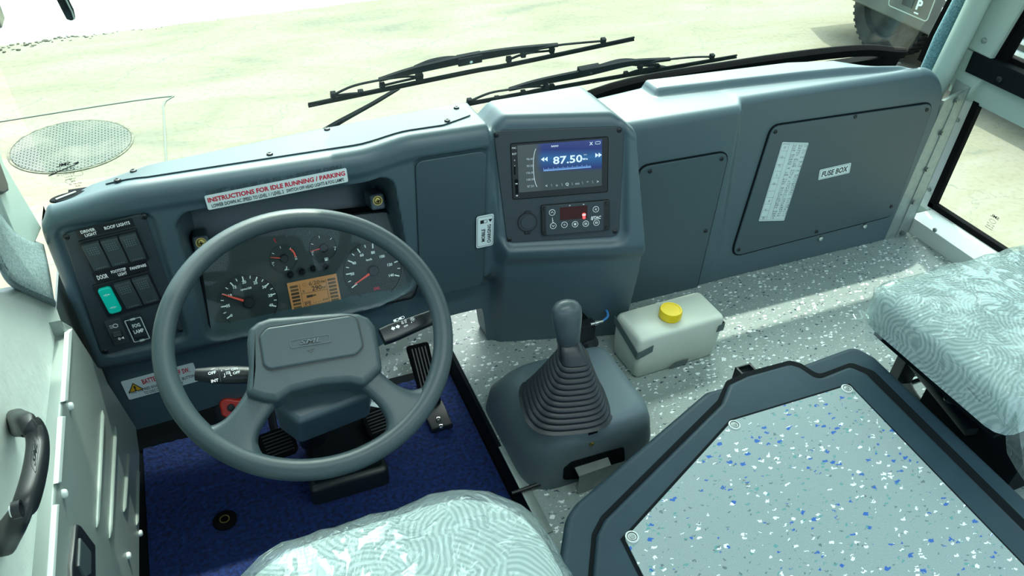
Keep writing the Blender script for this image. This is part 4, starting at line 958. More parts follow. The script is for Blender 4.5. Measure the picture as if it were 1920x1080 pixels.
for (u, v, t) in ((1035, 398, '^'), (1037, 423, 'v'), (1058, 421, 'o'), (1078, 420, '*'), (1098, 419, 'm'), (1117, 392, 'x'), (1118, 417, '#')):
    a, bb = CF.px(u, v, 0.0125); g_ = CF.sub(a, bb, 0.0125); b = MB(); b.lathe(g_, [(0.0072, 0), (0.0070, 0.0010), (0.006, 0.0014)], M['bezel'], 24)
    b.ring(g_, 0.0070, 0.0061, 0.0012, 0.0018, M['wtext'], 24)
    if t == '^': b.strokes(g_, [((-0.003, -0.0015), (0, 0.002)), ((0, 0.002), (0.003, -0.0015))], 0.0010, 0.0018, M['wtext'])
    elif t == 'v': b.strokes(g_, [((-0.003, 0.0015), (0, -0.002)), ((0, -0.002), (0.003, 0.0015))], 0.0010, 0.0018, M['wtext'])
    elif t == 'o': b.outline(g_, circ(0.002, 12), 0.0007, 0.0018, M['wtext'])
    elif t in '*x':
        for k in range(3 if t == '*' else 2):
            an = k*math.pi/(3 if t == '*' else 2)+0.4; b.strokes(g_, [((-0.0034*math.cos(an), -0.0034*math.sin(an)), (0.0034*math.cos(an), 0.0034*math.sin(an)))], 0.0008, 0.0018, M['wtext'])
        if t == '*': b.outline(g_, circ(0.0026, 12), 0.0007, 0.0018, M['wtext'])
    else:
        b.outline(g_, rrect(0.006, 0.0045, 0.001, 2), 0.0007, 0.0018, M['wtext']); b.strokes(g_, [((k, -0.0015), (k, 0.0015)) for k in (-0.001, 0.001)], 0.0007, 0.0018, M['wtext'])
    b.build('button', cc)
b = hc; b.text(q, 'SJTAC', w*0.29, -h*0.03, h*0.095, M['wtext'], 0.009, w=w*0.155, bold=0.03, shear=0.25)
for a in (-0.10, 0.10): b.box(q, w*a, w*a+0.003, h*0.43, h*0.45, 0.0085, 0.009, M['wtext'])
b.strokes(q, [((-w*0.345, -h*0.06), (-w*0.345, h*0.10)), ((-w*0.345, -h*0.06), (-w*0.325, -h*0.06)), ((-w*0.345, 0.0), (-w*0.33, 0.0))], 0.001, 0.009, M['wtext']); b.build('housing', cc)
for sx in (-1, 1):
    for sy in (-1, 1): hexbolt('bolt', q, sx*w*0.455, sy*h*0.41, 0.006, cc, 0.0036, 'black', 0.004)

# ------------------------------------------------------------------ switch panel at the left end
SF = front(1.2705)
P = SF.pxs([(117, 440), (270, 400), (345, 622), (192, 668)], 0.003)
sp = empty('switch_panel', SF.p((P[0][0]+P[2][0])/2, P[2][1], 0), 'black switch panel with two rows of rockers at the left end of the dashboard', 'switch panel')
b = MB(); b.prism(SF, roundpoly(P, 0.011, 4), -0.001, 0.003, M['bezel'], 0.0015, 2); b.build('plate', sp)
for u, v in ((124, 445), (270, 406), (338, 619), (197, 659)):
    a, bb = SF.px(u, v, 0.003); screw('screw', SF, a, bb, 0.003, sp, 0.0055)
def row_frame(quad, c=0.003): return qrect(SF, quad, c)
def lab(quad, items, name='label_strip'):
    q, w, h = qrect(SF, quad, 0.003); b = MB(); b.prism(q, rrect(w, h, 0.0015, 2), 0, 0.0006, M['black'])
    for t, a, bb, hh, ww in items: b.text(q, t, a*w, bb*h, hh*h, M['wtext'], 0.0009, w=ww*w, bold=0.025)
    return b.build(name, sp)
lab([(141, 432), (249, 408), (252, 424), (146, 449)], [('DRIVER', -0.29, 0.2, 0.32, 0.25), ('LIGHT', -0.27, -0.25, 0.32, 0.21), ('ROOF LIGHTS', 0.21, 0.05, 0.34, 0.45)])
lab([(174, 513), (207, 505), (209, 524), (178, 531)], [('DOOR', 0, 0, 0.42, 0.62)])
lab([(207, 505), (276, 489), (279, 505), (210, 523)], [('FOOTSTEP', -0.28, 0.22, 0.30, 0.40), ('LIGHT', -0.22, -0.22, 0.30, 0.24), ('FAN/SPARE', 0.24, 0.1, 0.30, 0.44)])
def rocker(parent, fr, cx, w, h, name='rocker_switch'):
    b = MB(); f = fr.sub(cx, 0)
    prof_ = [(-h/2, 0.004), (-h*0.46, 0.0065), (0, 0.0075), (h*0.44, 0.0115), (h/2, 0.010)]
    rings = []
    for bb, c in prof_: rings.append([f.p(-w/2, bb, 0.0), f.p(-w/2, bb, c-0.001), f.p(-w/2+0.001, bb, c), f.p(w/2-0.001, bb, c), f.p(w/2, bb, c-0.001), f.p(w/2, bb, 0.0)])
    b.loft(rings, M['switch'])
    for r_ in range(4):
        for c_ in range(5):
            bb = h*(0.13+0.08*r_); cc_ = 0.0075 + (0.004*(bb/(h*0.44))) ; b.lathe(f.sub(w*(-0.26+0.13*c_), bb, cc_), [(0.0010, 0), (0.0008, 0.0006)], M['dot'], 6)
    for c_ in range(5): b.lathe(f.sub(w*(-0.26+0.13*c_), -h*0.40, 0.0068), [(0.0010, 0), (0.0008, 0.0006)], M['dot'], 6)
    return b.build(name, parent)
q, w, h = row_frame([(150, 451), (259, 425), (276, 487), (171, 512)])
b = MB(); b.prism(q, rrect(w, h, 0.002, 2), 0, 0.0045, M['black'], 0.001, 2); b.build('switch_frame', sp)
for k in range(3): rocker(sp, q.sub(0, 0, 0.001), (-0.315+0.32*k)*w, w*0.295, h*0.84)
q, w, h = row_frame([(177, 533), (283, 505), (300, 565), (198, 594)])
b = MB(); b.prism(q, rrect(w, h, 0.002, 2), 0, 0.0045, M['black'], 0.001, 2); b.build('switch_frame', sp)
for k in (1, 2): rocker(sp, q.sub(0, 0, 0.001), (-0.315+0.32*k)*w, w*0.295, h*0.84)
g_ = q.sub(-w*0.325, 0, 0.0045); b = MB(); b.prism(g_, rrect(w*0.23, h*0.78, 0.006, 6), 0, 0.005, M['green'], 0.002, 3)
for yy, s_ in ((h*0.2, 1), (-h*0.2, -1)):
    b.strokes(g_, [((-0.006, yy), (-0.002, yy)), ((0.006, yy), (0.002, yy)), ((0, yy-0.003), (0, yy+0.003)), ((-0.0035, yy+0.0015*s_), (-0.0015, yy)), ((0.0035, yy+0.0015*s_), (0.0015, yy)), ((-0.0035, yy-0.0015*s_), (-0.0015, yy)), ((0.0035, yy-0.0015*s_), (0.0015, yy))], 0.0006, 0.0052, M['wtext'])
o = b.build('door_switch', sp); o['label'] = 'bright green door rocker switch'
q, w, h = row_frame([(199, 601), (229, 593), (240, 639), (210, 646)])
b = MB(); b.prism(q, rrect(w, h, 0.003, 3), 0, 0.005, M['switch'], 0.001, 2); b.ring(q.sub(0.002, h*0.27, 0.005), 0.0045, 0.0036, 0, 0.0006, M['wtext'], 16); b.strokes(q, [((-0.008, h*0.27+k), (-0.003, h*0.27+k)) for k in (-0.003, 0, 0.003)], 0.0008, 0.0056, M['wtext'])
o = b.build('levelling_switch', sp)
b = MB(); g_ = Fr(q.p(0, -h*0.14, 0.001), q.ey, q.en); rad = 0.012
b.lathe(g_.sub(0, 0, -w*0.25), [(rad, 0), (rad, w*0.5)], M['black'], 28)
for k in range(12):
    a = 2*math.pi*k/12; b.box(Fr(g_.p(rad*math.cos(a), rad*math.sin(a), 0), -g_.ex*math.sin(a)+g_.ey*math.cos(a), g_.en), -0.0012, 0.0012, -w*0.24, w*0.24, -0.001, 0.0012, M['switch'])
b.text(q, '0', 0.001, -h*0.14, 0.006, M['wtext'], 0.0148); b.flat(q, [(0.004, -h*0.14), (0.009, -h*0.14+0.003), (0.009, -h*0.14-0.003)], 0.0148, M['wtext']); b.build('thumb_wheel', o)
q, w, h = row_frame([(236, 593), (267, 585), (278, 627), (247, 635)])
b = MB(); b.prism(q, rrect(w*0.8, h*0.86, 0.002, 2), 0, 0.006, M['bezel'], 0.001, 2); b.text(q, 'FOG', 0, h*0.10, h*0.15, M['wtext'], 0.0065, w=w*0.46, bold=0.03); b.text(q, 'LAMP', 0, -h*0.16, h*0.15, M['wtext'], 0.0065, w=w*0.60, bold=0.03); o = b.build('fog_lamp_switch', sp)
b = MB(); b.prism(q, rrect(w*0.98, h*1.0, 0.002, 2), 0.0, 0.013, M['lens'], 0.0015, 2); o2 = b.build('clear_cover', o); o2['label'] = 'clear flip cover'
b = MB()
for s_ in (rrect(w*0.99, h*1.01, 0.002, 2),): b.outline(q, s_, 0.0018, 0.0132, M['palew']); b.box(q, -0.004, 0.004, h*0.46, h*0.51, 0.012, 0.015, M['palew']); b.box(q, -0.004, 0.004, -h*0.51, -h*0.46, 0.012, 0.015, M['palew'])
b.build('cover_edge', o)
# ================================================================== instrument cluster
KO = V((0, 1.305, 0.235)); t25 = R_(25)
K = Fr(KO, (1, 0, 0), (0, math.sin(t25), math.cos(t25)))
cl = empty('instrument_cluster', K.p(0.14, 0.0, 0), 'instrument cluster with four dials and an amber display behind the steering wheel', 'instrument cluster')
b = MB(); P = K.pxs([(370, 470), (393, 622), (415, 634), (772, 556), (786, 515), (748, 418), (722, 392), (560, 408), (440, 440)])
P = roundpoly(P, 0.02, 4); b.prism(K, P, -0.02, 0.0, M['clusterface'], 0.002, 2); b.prism(K, inset(P, -0.006), -0.03, -0.004, M['matt']); hb0 = b
b = MB(); b.prism(K, inset(P, 0.004), 0.020, 0.022, M['lens']); lens_ = b.build('clear_lens', cl)
b = MB(); b.outline(K, P, 0.004, 0.022, M['matt']); 
n_ = len(P); Pc = ccw(P)
b.loft([[K.p(x, y, 0.0) for x, y in Pc], [K.p(x, y, 0.022) for x, y in Pc]], M['matt'], False, False); b.build('lens_frame', cl)
def gauge(c, r_px, ticks, nums, needle, hub, extra, label, red=None):
    (ca, cb) = K.px(*c, 0.001); ra = (K.px(c[0]+r_px, c[1], 0.001)[0]-K.px(c[0]-r_px, c[1], 0.001)[0])/2
    g_ = K.sub(ca, cb, 0.0); b = MB()
    b.lathe(g_, [(ra, 0), (ra, 0.0045), (ra*0.965, 0.0045), (ra*0.95, 0.0012)], M['dial'], 48, caps=False)
    b.flat(g_, circ(ra*0.96, 48), 0.0012, M['dial']); b.outline(g_, circ(ra, 48), 0.0012, 0.0046, M['switch'])
    for (u, v), long in ticks:
        x, y = K.px(u, v, 0.002); x -= ca; y -= cb; L = math.hypot(x, y); x /= L; y /= L
        b.strokes(g_, [((x*ra*(0.76 if long else 0.83), y*ra*(0.76 if long else 0.83)), (x*ra*0.93, y*ra*0.93))], ra*(0.042 if long else 0.03), 0.0016, M['wtext'])
    for (u, v), t, hh in nums:
        x, y = K.px(u, v, 0.002); b.text(g_, t, x-ca, y-cb, hh, M['wtext'], 0.0016, rot=0.0, bold=0.03)
    for (u, v), t, hh, mm in extra:
        x, y = K.px(u, v, 0.002); b.text(g_, t, x-ca, y-cb, hh, M[mm], 0.0016, rot=0.0, bold=0.03, shear=0.2 if t == 'SML' else 0)
    if red:
        p0, p1 = [math.atan2(K.px(*p, 0.002)[1]-cb, K.px(*p, 0.002)[0]-ca) for p in red]
        for k in range(8):
            a0, a1 = lerp(p0, p1, k/8), lerp(p0, p1, (k+1)/8)
            b.flat(g_, [(ra*0.76*math.cos(a0), ra*0.76*math.sin(a0)), (ra*0.88*math.cos(a0), ra*0.88*math.sin(a0)), (ra*0.88*math.cos(a1), ra*0.88*math.sin(a1)), (ra*0.76*math.cos(a1), ra*0.76*math.sin(a1))], 0.0016, M['needle'])
    go = b.build('gauge', cl); go['label'] = label
    b = MB(); x, y = K.px(*needle, 0.006); x -= ca; y -= cb; L = math.hypot(x, y); dx, dy = x/L, y/L; w = ra*0.045
    b.prism(g_, [(-dy*w, dx*w), (x-dy*w*0.3, y+dx*w*0.3), (x+dy*w*0.3, y-dx*w*0.3), (dy*w, -dx*w)], 0.005, 0.0065, M['needle']); b.build('needle', go)
    b = MB(); b.lathe(g_, [(ra*hub, 0.001), (ra*hub, 0.008), (ra*hub*0.85, 0.0095)], M['black'], 28); b.build('hub', go)
    return go
Z2 = lambda x, y: (320+x/3, 300+y/3)
gauge((467, 566), 58, [(Z2(322, 888), 1), (Z2(300, 862), 0), (Z2(290, 826), 1), (Z2(286, 790), 0), (Z2(292, 755), 1), (Z2(312, 720), 0), (Z2(340, 695), 1), (Z2(370, 675), 0), (Z2(405, 663), 1), (Z2(447, 655), 0), (Z2(484, 663), 1), (Z2(520, 672), 0), (Z2(550, 695), 1), (Z2(575, 720), 0), (Z2(588, 752), 1), (Z2(600, 787), 0), (Z2(594, 823), 1)],
      [(Z2(342, 874), '0', .0058), (Z2(322, 820), '05', .0058), (Z2(335, 762), '10', .0058), (Z2(360, 715), '15', .0058), (Z2(413, 687), '20', .0058), (Z2(477, 690), '25', .0058), (Z2(526, 714), '30', .0058), (Z2(560, 762), '35', .0058), (Z2(565, 816), '40', .0058)],
      Z2(290, 755), 0.20, [(Z2(424, 724), 'rpmx100', .0042, 'wtext'), (Z2(470, 895), 'SML', .0065, 'redink')], 'rev counter dial marked 0 to 40')
gauge((700, 507), 56, [(Z2(1028, 712), 1), (Z2(1003, 685), 0), (Z2(995, 642), 1), (Z2(995, 605), 0), (Z2(1008, 570), 1), (Z2(1030, 535), 0), (Z2(1062, 515), 1), (Z2(1097, 495), 0), (Z2(1137, 492), 1), (Z2(1178, 497), 0), (Z2(1212, 518), 1), (Z2(1245, 545), 0), (Z2(1262, 575), 1), (Z2(1278, 610), 0), (Z2(1272, 650), 1)],
      [(Z2(1044, 696), '0', .0058), (Z2(1022, 640), '20', .0058), (Z2(1032, 580), '40', .0058), (Z2(1075, 535), '60', .0058), (Z2(1138, 520), '80', .0058), (Z2(1190, 542), '100', .0058), (Z2(1233, 588), '120', .0058), (Z2(1242, 648), '140', .0058)],
      Z2(1035, 700), 0.18, [(Z2(1116, 560), 'km/h', .0045, 'wtext'), (Z2(1160, 722), 'SML', .0062, 'redink')], 'speedometer dial marked 0 to 140')
gauge((532.5, 484), 27, [(Z2(568, 580), 1), (Z2(574, 525), 1), (Z2(618, 495), 1), (Z2(670, 502), 1), (Z2(705, 545), 1)], [], Z2(560, 548), 0.3, [(Z2(575, 590), 'C', .0042, 'wtext'), (Z2(706, 556), 'H', .0042, 'wtext'), (Z2(650, 616), '=', .006, 'wtext')], 'small temperature dial with a red end mark', red=(Z2(668, 503), Z2(706, 545)))
gauge((606.5, 464), 26.5, [(Z2(795, 520), 1), (Z2(798, 474), 1), (Z2(841, 446), 1), (Z2(894, 452), 1), (Z2(930, 490), 1)], [], Z2(787, 514), 0.3, [(Z2(798, 532), 'E', .0042, 'wtext'), (Z2(926, 503), 'F', .0042, 'wtext')], 'small fuel dial beside the temperature dial')
b = hb0; x, y = K.px(*Z2(873, 556), 0.002); f = K.sub(x, y, 0.006); b.box(f, -0.003, 0.0015, -0.0035, 0.003, 0, 0.0004, M['wtext']); b.box(f, -0.002, 0.0006, 0.0002, 0.002, 0.0004, 0.0008, M['dial']); b.outline(f, rrect(0.0028, 0.006, 0.001, 2, 0.0028, 0), 0.0007, 0.0004, M['wtext'])
x, y = K.px(*Z2(652, 612), 0.002); f = K.sub(x, y, 0.006); b.box(f, -0.0006, 0.0006, -0.002, 0.006, 0, 0.0004, M['wtext']); b.box(f, 0, 0.002, 0.002, 0.003, 0, 0.0004, M['wtext']); b.box(f, 0, 0.002, 0.004, 0.005, 0, 0.0004, M['wtext']); b.box(f, -0.005, -0.0015, -0.002, -0.001, 0, 0.0004, M['wtext']); b.box(f, 0.0015, 0.005, -0.002, -0.001, 0, 0.0004, M['wtext'])
x, y = K.px(515, 451, 0.002); f = K.sub(x, y, 0.001); b.strokes(f, [((0, 0.005), (0, -0.001)), ((0, -0.001), (0.003, -0.005)), ((-0.002, 0.001), (0.002, 0.001))], 0.0018, 0, M['redink'])
for (u, v) in ((537, 444), (580, 436)):
    x, y = K.px(u, v, 0.002); f = K.sub(x, y, 0.001); b.strokes(f, [((-0.003, 0), (0.003, 0.001)), ((0, -0.003), (0.001, 0.003))], 0.0014, 0, M['dash2'])
b.build('housing', cl)
for c in ((672, 644), (738, 628), (801, 611), (868, 598)):
    x, y = K.px(*Z2(*c), 0.004); g_ = K.sub(x, y, 0); b = MB()
    b.ring(g_, 0.0088, 0.0066, 0, 0.005, M['black'], 28); b.lathe(g_, [(0.0058, 0), (0.0056, 0.008), (0.0045, 0.0095), (0.001, 0.010)], M['matt'], 24, caps=True); b.build('button', cl)
q, w, h = qrect(K, [(537, 532), (627, 513), (645, 573), (551, 592)], 0.001)
b = MB(); b.box(q, -w/2, w/2, -h/2, h/2, 0, 0.001, M['lcd']); I_, J_ = M['lcdink'], M['lcdmid']
T = 0.0012
for k in range(7):
    yy = h*(0.36-0.105*k)
    b.box(q, -w*0.46, -w*0.30, yy-h*0.035, yy+h*0.035, 0.001, T, I_ if 2 <= k <= 4 else J_); b.box(q, w*0.30, w*0.46, yy-h*0.035, yy+h*0.035, 0.001, T, J_)
for xx in (-0.265, 0.265): b.box(q, w*xx-0.0004, w*xx+0.0004, -h*0.36, h*0.40, 0.001, T, I_)
for yy in (0.10, -0.28): b.box(q, -w*0.265, w*0.265, h*yy-0.0004, h*yy+0.0004, 0.001, T, I_)
b.text(q, '6:20', w*0.03, h*0.36, h*0.12, J_, T, w=w*0.22, bold=0.02); b.text(q, 'PM', w*0.20, h*0.345, h*0.07, J_, T); b.outline(q, circ(0.0035, 14, -w*0.17, h*0.36), 0.0006, T, J_)
b.text(q, '290', w*0.06, h*0.20, h*0.14, I_, T, w=w*0.20, bold=0.02); b.text(q, 'hr', w*0.21, h*0.185, h*0.09, I_, T)
b.text(q, 'IFE', -w*0.17, -h*0.20, h*0.11, I_, T, bold=0.02); b.text(q, '- - - -', w*0.02, -h*0.21, h*0.08, I_, T); b.text(q, 'km/l', w*0.19, -h*0.19, h*0.06, I_, T)
b.box(q, -w*0.17, -w*0.05, -h*0.045, h*0.03, 0.001, T, I_); b.box(q, -w*0.05, w*0.02, -h*0.03, h*0.02, 0.001, T, J_)
b.text(q, '119', -w*0.06, -h*0.39, h*0.12, I_, T, bold=0.02); b.text(q, 'km', w*0.08, -h*0.40, h*0.06, I_, T)
for xx in (-0.38, 0.38): b.outline(q, circ(h*0.07, 16, w*xx, -h*0.40), 0.0012, T, I_)
b.text(q, 'x', -w*0.21, h*0.19, h*0.10, J_, T)
o = b.build('display', cl); o['label'] = 'lit amber display reading 6:20, 290 hr and 119'
# brass bolts on ears in the binnacle
for (u, v) in ((377, 455), (708, 376)):
    p = at(u, v, y=1.345); b = MB(); f = Fr(p, (1, 0, 0), (0, 0.35, 1))
    b.prism(f, rrect(0.030, 0.034, 0.006, 3, 0, -0.003), -0.06, 0, M['dash2'], 0.004, 3); ear = b.build('bracket_ear', dash)
    b = MB(); b.ring(f, 0.010, 0.008, 0, 0.0015, M['brass'], 24); b.lathe(f, [(0.0072, 0), (0.0072, 0.004), (0.005, 0.005)], M['brass'], 20); b.box(f, -0.004, 0.004, -0.0009, 0.0009, 0.004, 0.0056, M['matt']); b.box(f, -0.0009, 0.0009, -0.004, 0.004, 0.004, 0.0056, M['matt']); b.build('bolt', ear)

# ================================================================== steering wheel and column
tW = R_(62.5); WC = V((0.083, 0.9190, 0.5080))
W = Fr(WC, (1, 0, 0), (0, math.sin(tW), math.cos(tW)))
sw_ = empty('steering_wheel', WC, 'large grey two spoke steering wheel with grained rim and square horn pad', 'steering wheel')
RM, rm = 0.2062, 0.0156
b = MB(); b.tube([W.p(RM*math.cos(a), RM*math.sin(a), 0) for a in [2*math.pi*k/96 for k in range(96)]], rm, M['wheel'], 20, closed=True, up=W.en); b.build('rim', sw_, sharp=80)
def spoke(U, Lo, a_end):
    nU = len(U); b = MB(); rings = []; N = 14
    Uw = [V(p) for p in W.pxs(U, 0.004)]; Lw = [V(p) for p in W.pxs(Lo, 0.004)]
    Uw = [V((p.x, p.y)) for p in smooth_open([p.to_3d() for p in Uw], 4)]; Lw = [V((p.x, p.y)) for p in smooth_open([p.to_3d() for p in Lw], 4)]
    Rr = RM - 0.003
    a0 = math.atan2(Uw[-1].y, Uw[-1].x); a1 = math.atan2(Lw[-1].y, Lw[-1].x)
    if a1 - a0 > math.pi: a1 -= 2*math.pi
    if a0 - a1 > math.pi: a1 += 2*math.pi
    m_ = len(Uw)
    for i in range(m_):
        k = (i/(m_-1))**1.6; top = []; bot = []
        for j in range(N+1):
            t = j/N; base = Uw[i].lerp(Lw[i], t); end = Uw[-1].lerp(Lw[-1], t); an = lerp(a0, a1, t); arc = V((Rr*math.cos(an), Rr*math.sin(an)))
            q = base + (arc-end)*k; e = 1-abs(2*t-1)**5
            top.append(W.p(q.x, q.y, 0.0115*e**0.5 - 0.001)); bot.append(W.p(q.x, q.y, -0.010*e**0.5 - 0.001))
        rings.append(top + bot[::-1][1:-1])
    b.loft(rings, M['wheel']); return b.build('spoke', sw_, sharp=70)
spoke([(478, 700), (466, 722), (452, 745), (434, 770), (411, 790), (384, 798), (357, 786), (338, 766)], [(540, 700), (532, 735), (514, 766), (497, 792), (484, 820), (487, 847), (508, 868), (548, 884)], 0)
spoke([(680, 660), (703, 684), (722, 702), (746, 720), (775, 730), (802, 724), (820, 708), (832, 690)], [(640, 690), (664, 718), (688, 738), (714, 766), (725, 795), (716, 822), (697, 840), (664, 860)], 0)
padP = [(462, 640), (466, 615), (482, 602), (505, 594), (640, 584), (672, 586), (692, 594), (704, 610), (712, 655), (717, 690), (700, 706), (682, 722), (655, 716), (600, 720), (545, 734), (520, 752), (490, 748), (460, 738), (463, 715), (466, 690)]
b = MB(); P = roundpoly(W.pxs(padP, 0.024), 0.010, 3); b.prism(W, P, -0.012, 0.026, M['wheel'], 0.010, 6); pad_ = b.build('horn_pad', sw_, sharp=60)
b = MB(); P = roundpoly(W.pxs([(486, 631), (500, 615), (655, 592), (670, 598), (682, 650), (668, 666), (505, 694), (494, 686)], 0.027), 0.012, 4)
b.prism(W, P, 0.020, 0.0295, M['wheel'], 0.003, 3); hb = b.build('horn_button', pad_, sharp=60)
b = MB(); b.outline(W, inset(P, -0.0015), 0.0022, 0.0268, M['black']); b.build('button_seam', pad_)
q, w, h = qrect(W, [(542, 638), (618, 626), (621, 642), (545, 654)], 0.0296)
b = MB(); P2 = rrect(w, h, 0.003, 3); b.outline(q, P2, 0.0011, 0.0008, M['black']); b.outline(q, inset(P2, 0.0004), 0.0008, 0.0012, M['dash']); b.text(q, 'SML', 0, 0, h*0.50, M['black'], 0.0006, w=w*0.52, bold=0.03, shear=0.25); b.text(q, 'SML', 0.0004, 0.0006, h*0.50, M['dash'], 0.0009, w=w*0.52, bold=0.0, shear=0.25)
o = b.build('emblem', pad_); o['label'] = 'embossed rectangular emblem reading SML'
b = MB(); x, y = W.px(583, 659, 0.03); b.strokes(W.sub(x, y, 0.0298), [((-0.006, 0.002), (0.006, 0.003)), ((-0.004, 0.002), (0, -0.002)), ((0, -0.002), (0.004, 0.003))], 0.0009, 0, M['black']); b.build('horn_symbol', pad_)

sc2 = empty('steering_column', W.p(0, 0, -0.62), 'steering column shroud with two black stalks behind the steering wheel', 'steering column')
b = MB(); P = W.pxs([(480, 655), (700, 608), (716, 680), (697, 744), (560, 797), (520, 768)], -0.045); b.prism(W, roundpoly(P, 0.012, 4), -0.15, -0.040, M['dash2'], 0.010, 4); b.build('shroud', sc2, sharp=60)
b = MB(); b.lathe(W, [(0.035, -0.04), (0.035, 0.0)], M['black'], 24); b.lathe(W.sub(0.0, -0.0, 0), [(0.034, -0.60), (0.034, -0.15)], M['black'], 24); b.lathe(W, [(0.055, -0.20), (0.058, -0.19), (0.055, -0.18)], M['switch'], 32); b.build('tube', sc2)
def stalk(p0, p1, p2, r0, r1, r2, c, name, label):
    A, B_, C_ = (W.p(*W.px(*p, c), c) for p in (p0, p1, p2)); b = MB()
    pts = [A, A.lerp(B_, 0.5), B_, B_.lerp(C_, 0.06), C_.lerp(B_, 0.03), C_]
    b.tube(pts, [r0, (r0+r1)/2*1.1, r1, r1*1.0, r2, r2*0.75], M['black'], 20, up=W.en, flat=0.8); o = b.build(name, sc2, sharp=50); o['label'] = label
    d = (C_-A).normalized(); f = Fr(A.lerp(C_, 0.5) , d, W.en.cross(d)); return o, A, B_, C_
o, A, B_, C_ = stalk((470, 703), (400, 703), (366, 702), 0.0135, 0.0130, 0.0095, -0.05, 'wiper_stalk', 'black wiper stalk with white OFF and INT marks')
fr_ = Fr(at(430, 698, z=A.z+0.012), (1, 0, 0), (0, 1, 0.35)); fr_ = Fr(W.p(*W.px(430, 699, -0.037), -0.037), (1, -0.02, 0), W.ey)
b = MB(); b.text(fr_, 'OFF', -0.024, 0.006, 0.0045, M['wtext'], 0.0, bold=0.03); b.text(fr_, 'INT', -0.022, -0.007, 0.0045, M['wtext'], -0.0005, bold=0.03); b.text(fr_, 'ON', 0.008, 0.0045, 0.0042, M['wtext'], 0.0, bold=0.03); b.text(fr_, 'OFF', 0.010, -0.002, 0.0042, M['wtext'], 0.0, bold=0.03)
b.strokes(fr_, [((-0.014, 0.011), (-0.014, -0.011))], 0.0007, -0.0003, M['switch']); b.strokes(fr_, [((-0.007, 0.001), (-0.007, -0.005)), ((-0.009, -0.005), (-0.007, -0.005)), ((-0.005, 0.006), (0.001, 0.006)), ((-0.004, 0.003), (-0.004, -0.002)), ((-0.002, 0.003), (-0.002, -0.002)), ((0.0, 0.003), (0.0, -0.002)), ((0.001, -0.005), (0.003, -0.005)), ((0.001, 0.002), (0.001, -0.005))], 0.0008, 0.0002, M['wtext']); b.flat(fr_, circ(0.0009, 10, -0.010, 0.006), 0.0, M['wtext'])
for a in (-0.022, -0.018): pass
b.strokes(fr_, [((-0.025, 0.012), (-0.019, 0.0125))], 0.0009, -0.0012, M['wtext']); b.build('stalk_marks', o)
A = W.p(*W.px(716, 632, -0.06), -0.06); C_ = W.p(*W.px(836, 585, -0.06), -0.06)
b = MB(); d = (C_-A).normalized(); s_ = W.en.cross(d).normalized(); nn_ = d.cross(s_)
rings = []
for k, hw in ((0, 0.0135), (0.15, 0.0145), (0.5, 0.0125), (0.95, 0.011), (1, 0.008)):
    p = A.lerp(C_, k); rings.append([p + s_*a + nn_*bb for a, bb in rrect(2*hw, 0.018*(1 if k < 1 else 0.6), 0.004, 3)])
b.loft(rings, M['black']); o = b.build('light_stalk', sc2, sharp=50); o['label'] = 'black light stalk with white lamp symbols'
sf = Fr(W.p(*W.px(748, 607, -0.05), -0.05), d, s_ if s_.dot(W.ey) > 0 else -s_)
b = MB(); b.outline(sf, rrect(0.009, 0.0045, 0.002, 3, -0.001, 0.0075), 0.0008, 0.0002, M['wtext']); b.flat(sf, rrect(0.0045, 0.0042, 0.001, 2, -0.004, 0.0075), 0.0003, M['wtext']); b.outline(sf, rrect(0.009, 0.0045, 0.002, 3, 0.009, 0.0078), 0.0008, 0.0002, M['wtext']); b.flat(sf, rrect(0.0045, 0.0042, 0.001, 2, 0.006, 0.0078), 0.0003, M['wtext'])
b.flat(sf, [(-0.016, -0.004), (-0.012, 0.0), (-0.012, -0.002), (-0.009, -0.002), (-0.009, -0.006), (-0.012, -0.006), (-0.012, -0.008)], 0.0002, M['wtext']); b.flat(sf, [(0.0, -0.004), (-0.004, 0.0), (-0.004, -0.002), (-0.007, -0.002), (-0.007, -0.006), (-0.004, -0.006), (-0.004, -0.008)], 0.0002, M['wtext'])
b.strokes(sf, [((0.004, 0.0), (0.008, -0.001)), ((0.004, -0.002), (0.008, -0.0025)), ((0.005, 0.002), (0.008, 0.001)), ((0.014, 0.0), (0.010, -0.001)), ((0.014, 0.0025), (0.010, 0.001)), ((0.013, -0.003), (0.010, -0.0025))], 0.0008, 0.0002, M['wtext'])
b.text(sf, 'OFF', 0.009, -0.008, 0.0030, M['wtext'], 0.0002, bold=0.02); b.outline(sf, circ(0.0022, 14, 0.024, -0.001), 0.0008, 0.0002, M['wtext'])
for k in range(8):
    a = k*math.pi/4; b.strokes(sf, [((0.024+0.003*math.cos(a), -0.001+0.003*math.sin(a)), (0.024+0.0044*math.cos(a), -0.001+0.0044*math.sin(a)))], 0.0008, 0.0002, M['wtext'])
b.flat(sf, circ(0.0009, 10, 0.020, -0.006), 0.0002, M['wtext']); b.build('stalk_marks', o)
q, w, h = qrect(W, [(680, 738), (712, 742), (730, 763), (684, 752)], -0.10)
b = MB(); b.box(q, -0.022, 0.022, -0.012, 0.012, -0.002, 0, M['paper']); b.scribble(q, 0, -0.004, 0.014, 0.003, M['ink']); o = b.build('paper_tag', sc2); o['label'] = 'white paper tag behind the right spoke'
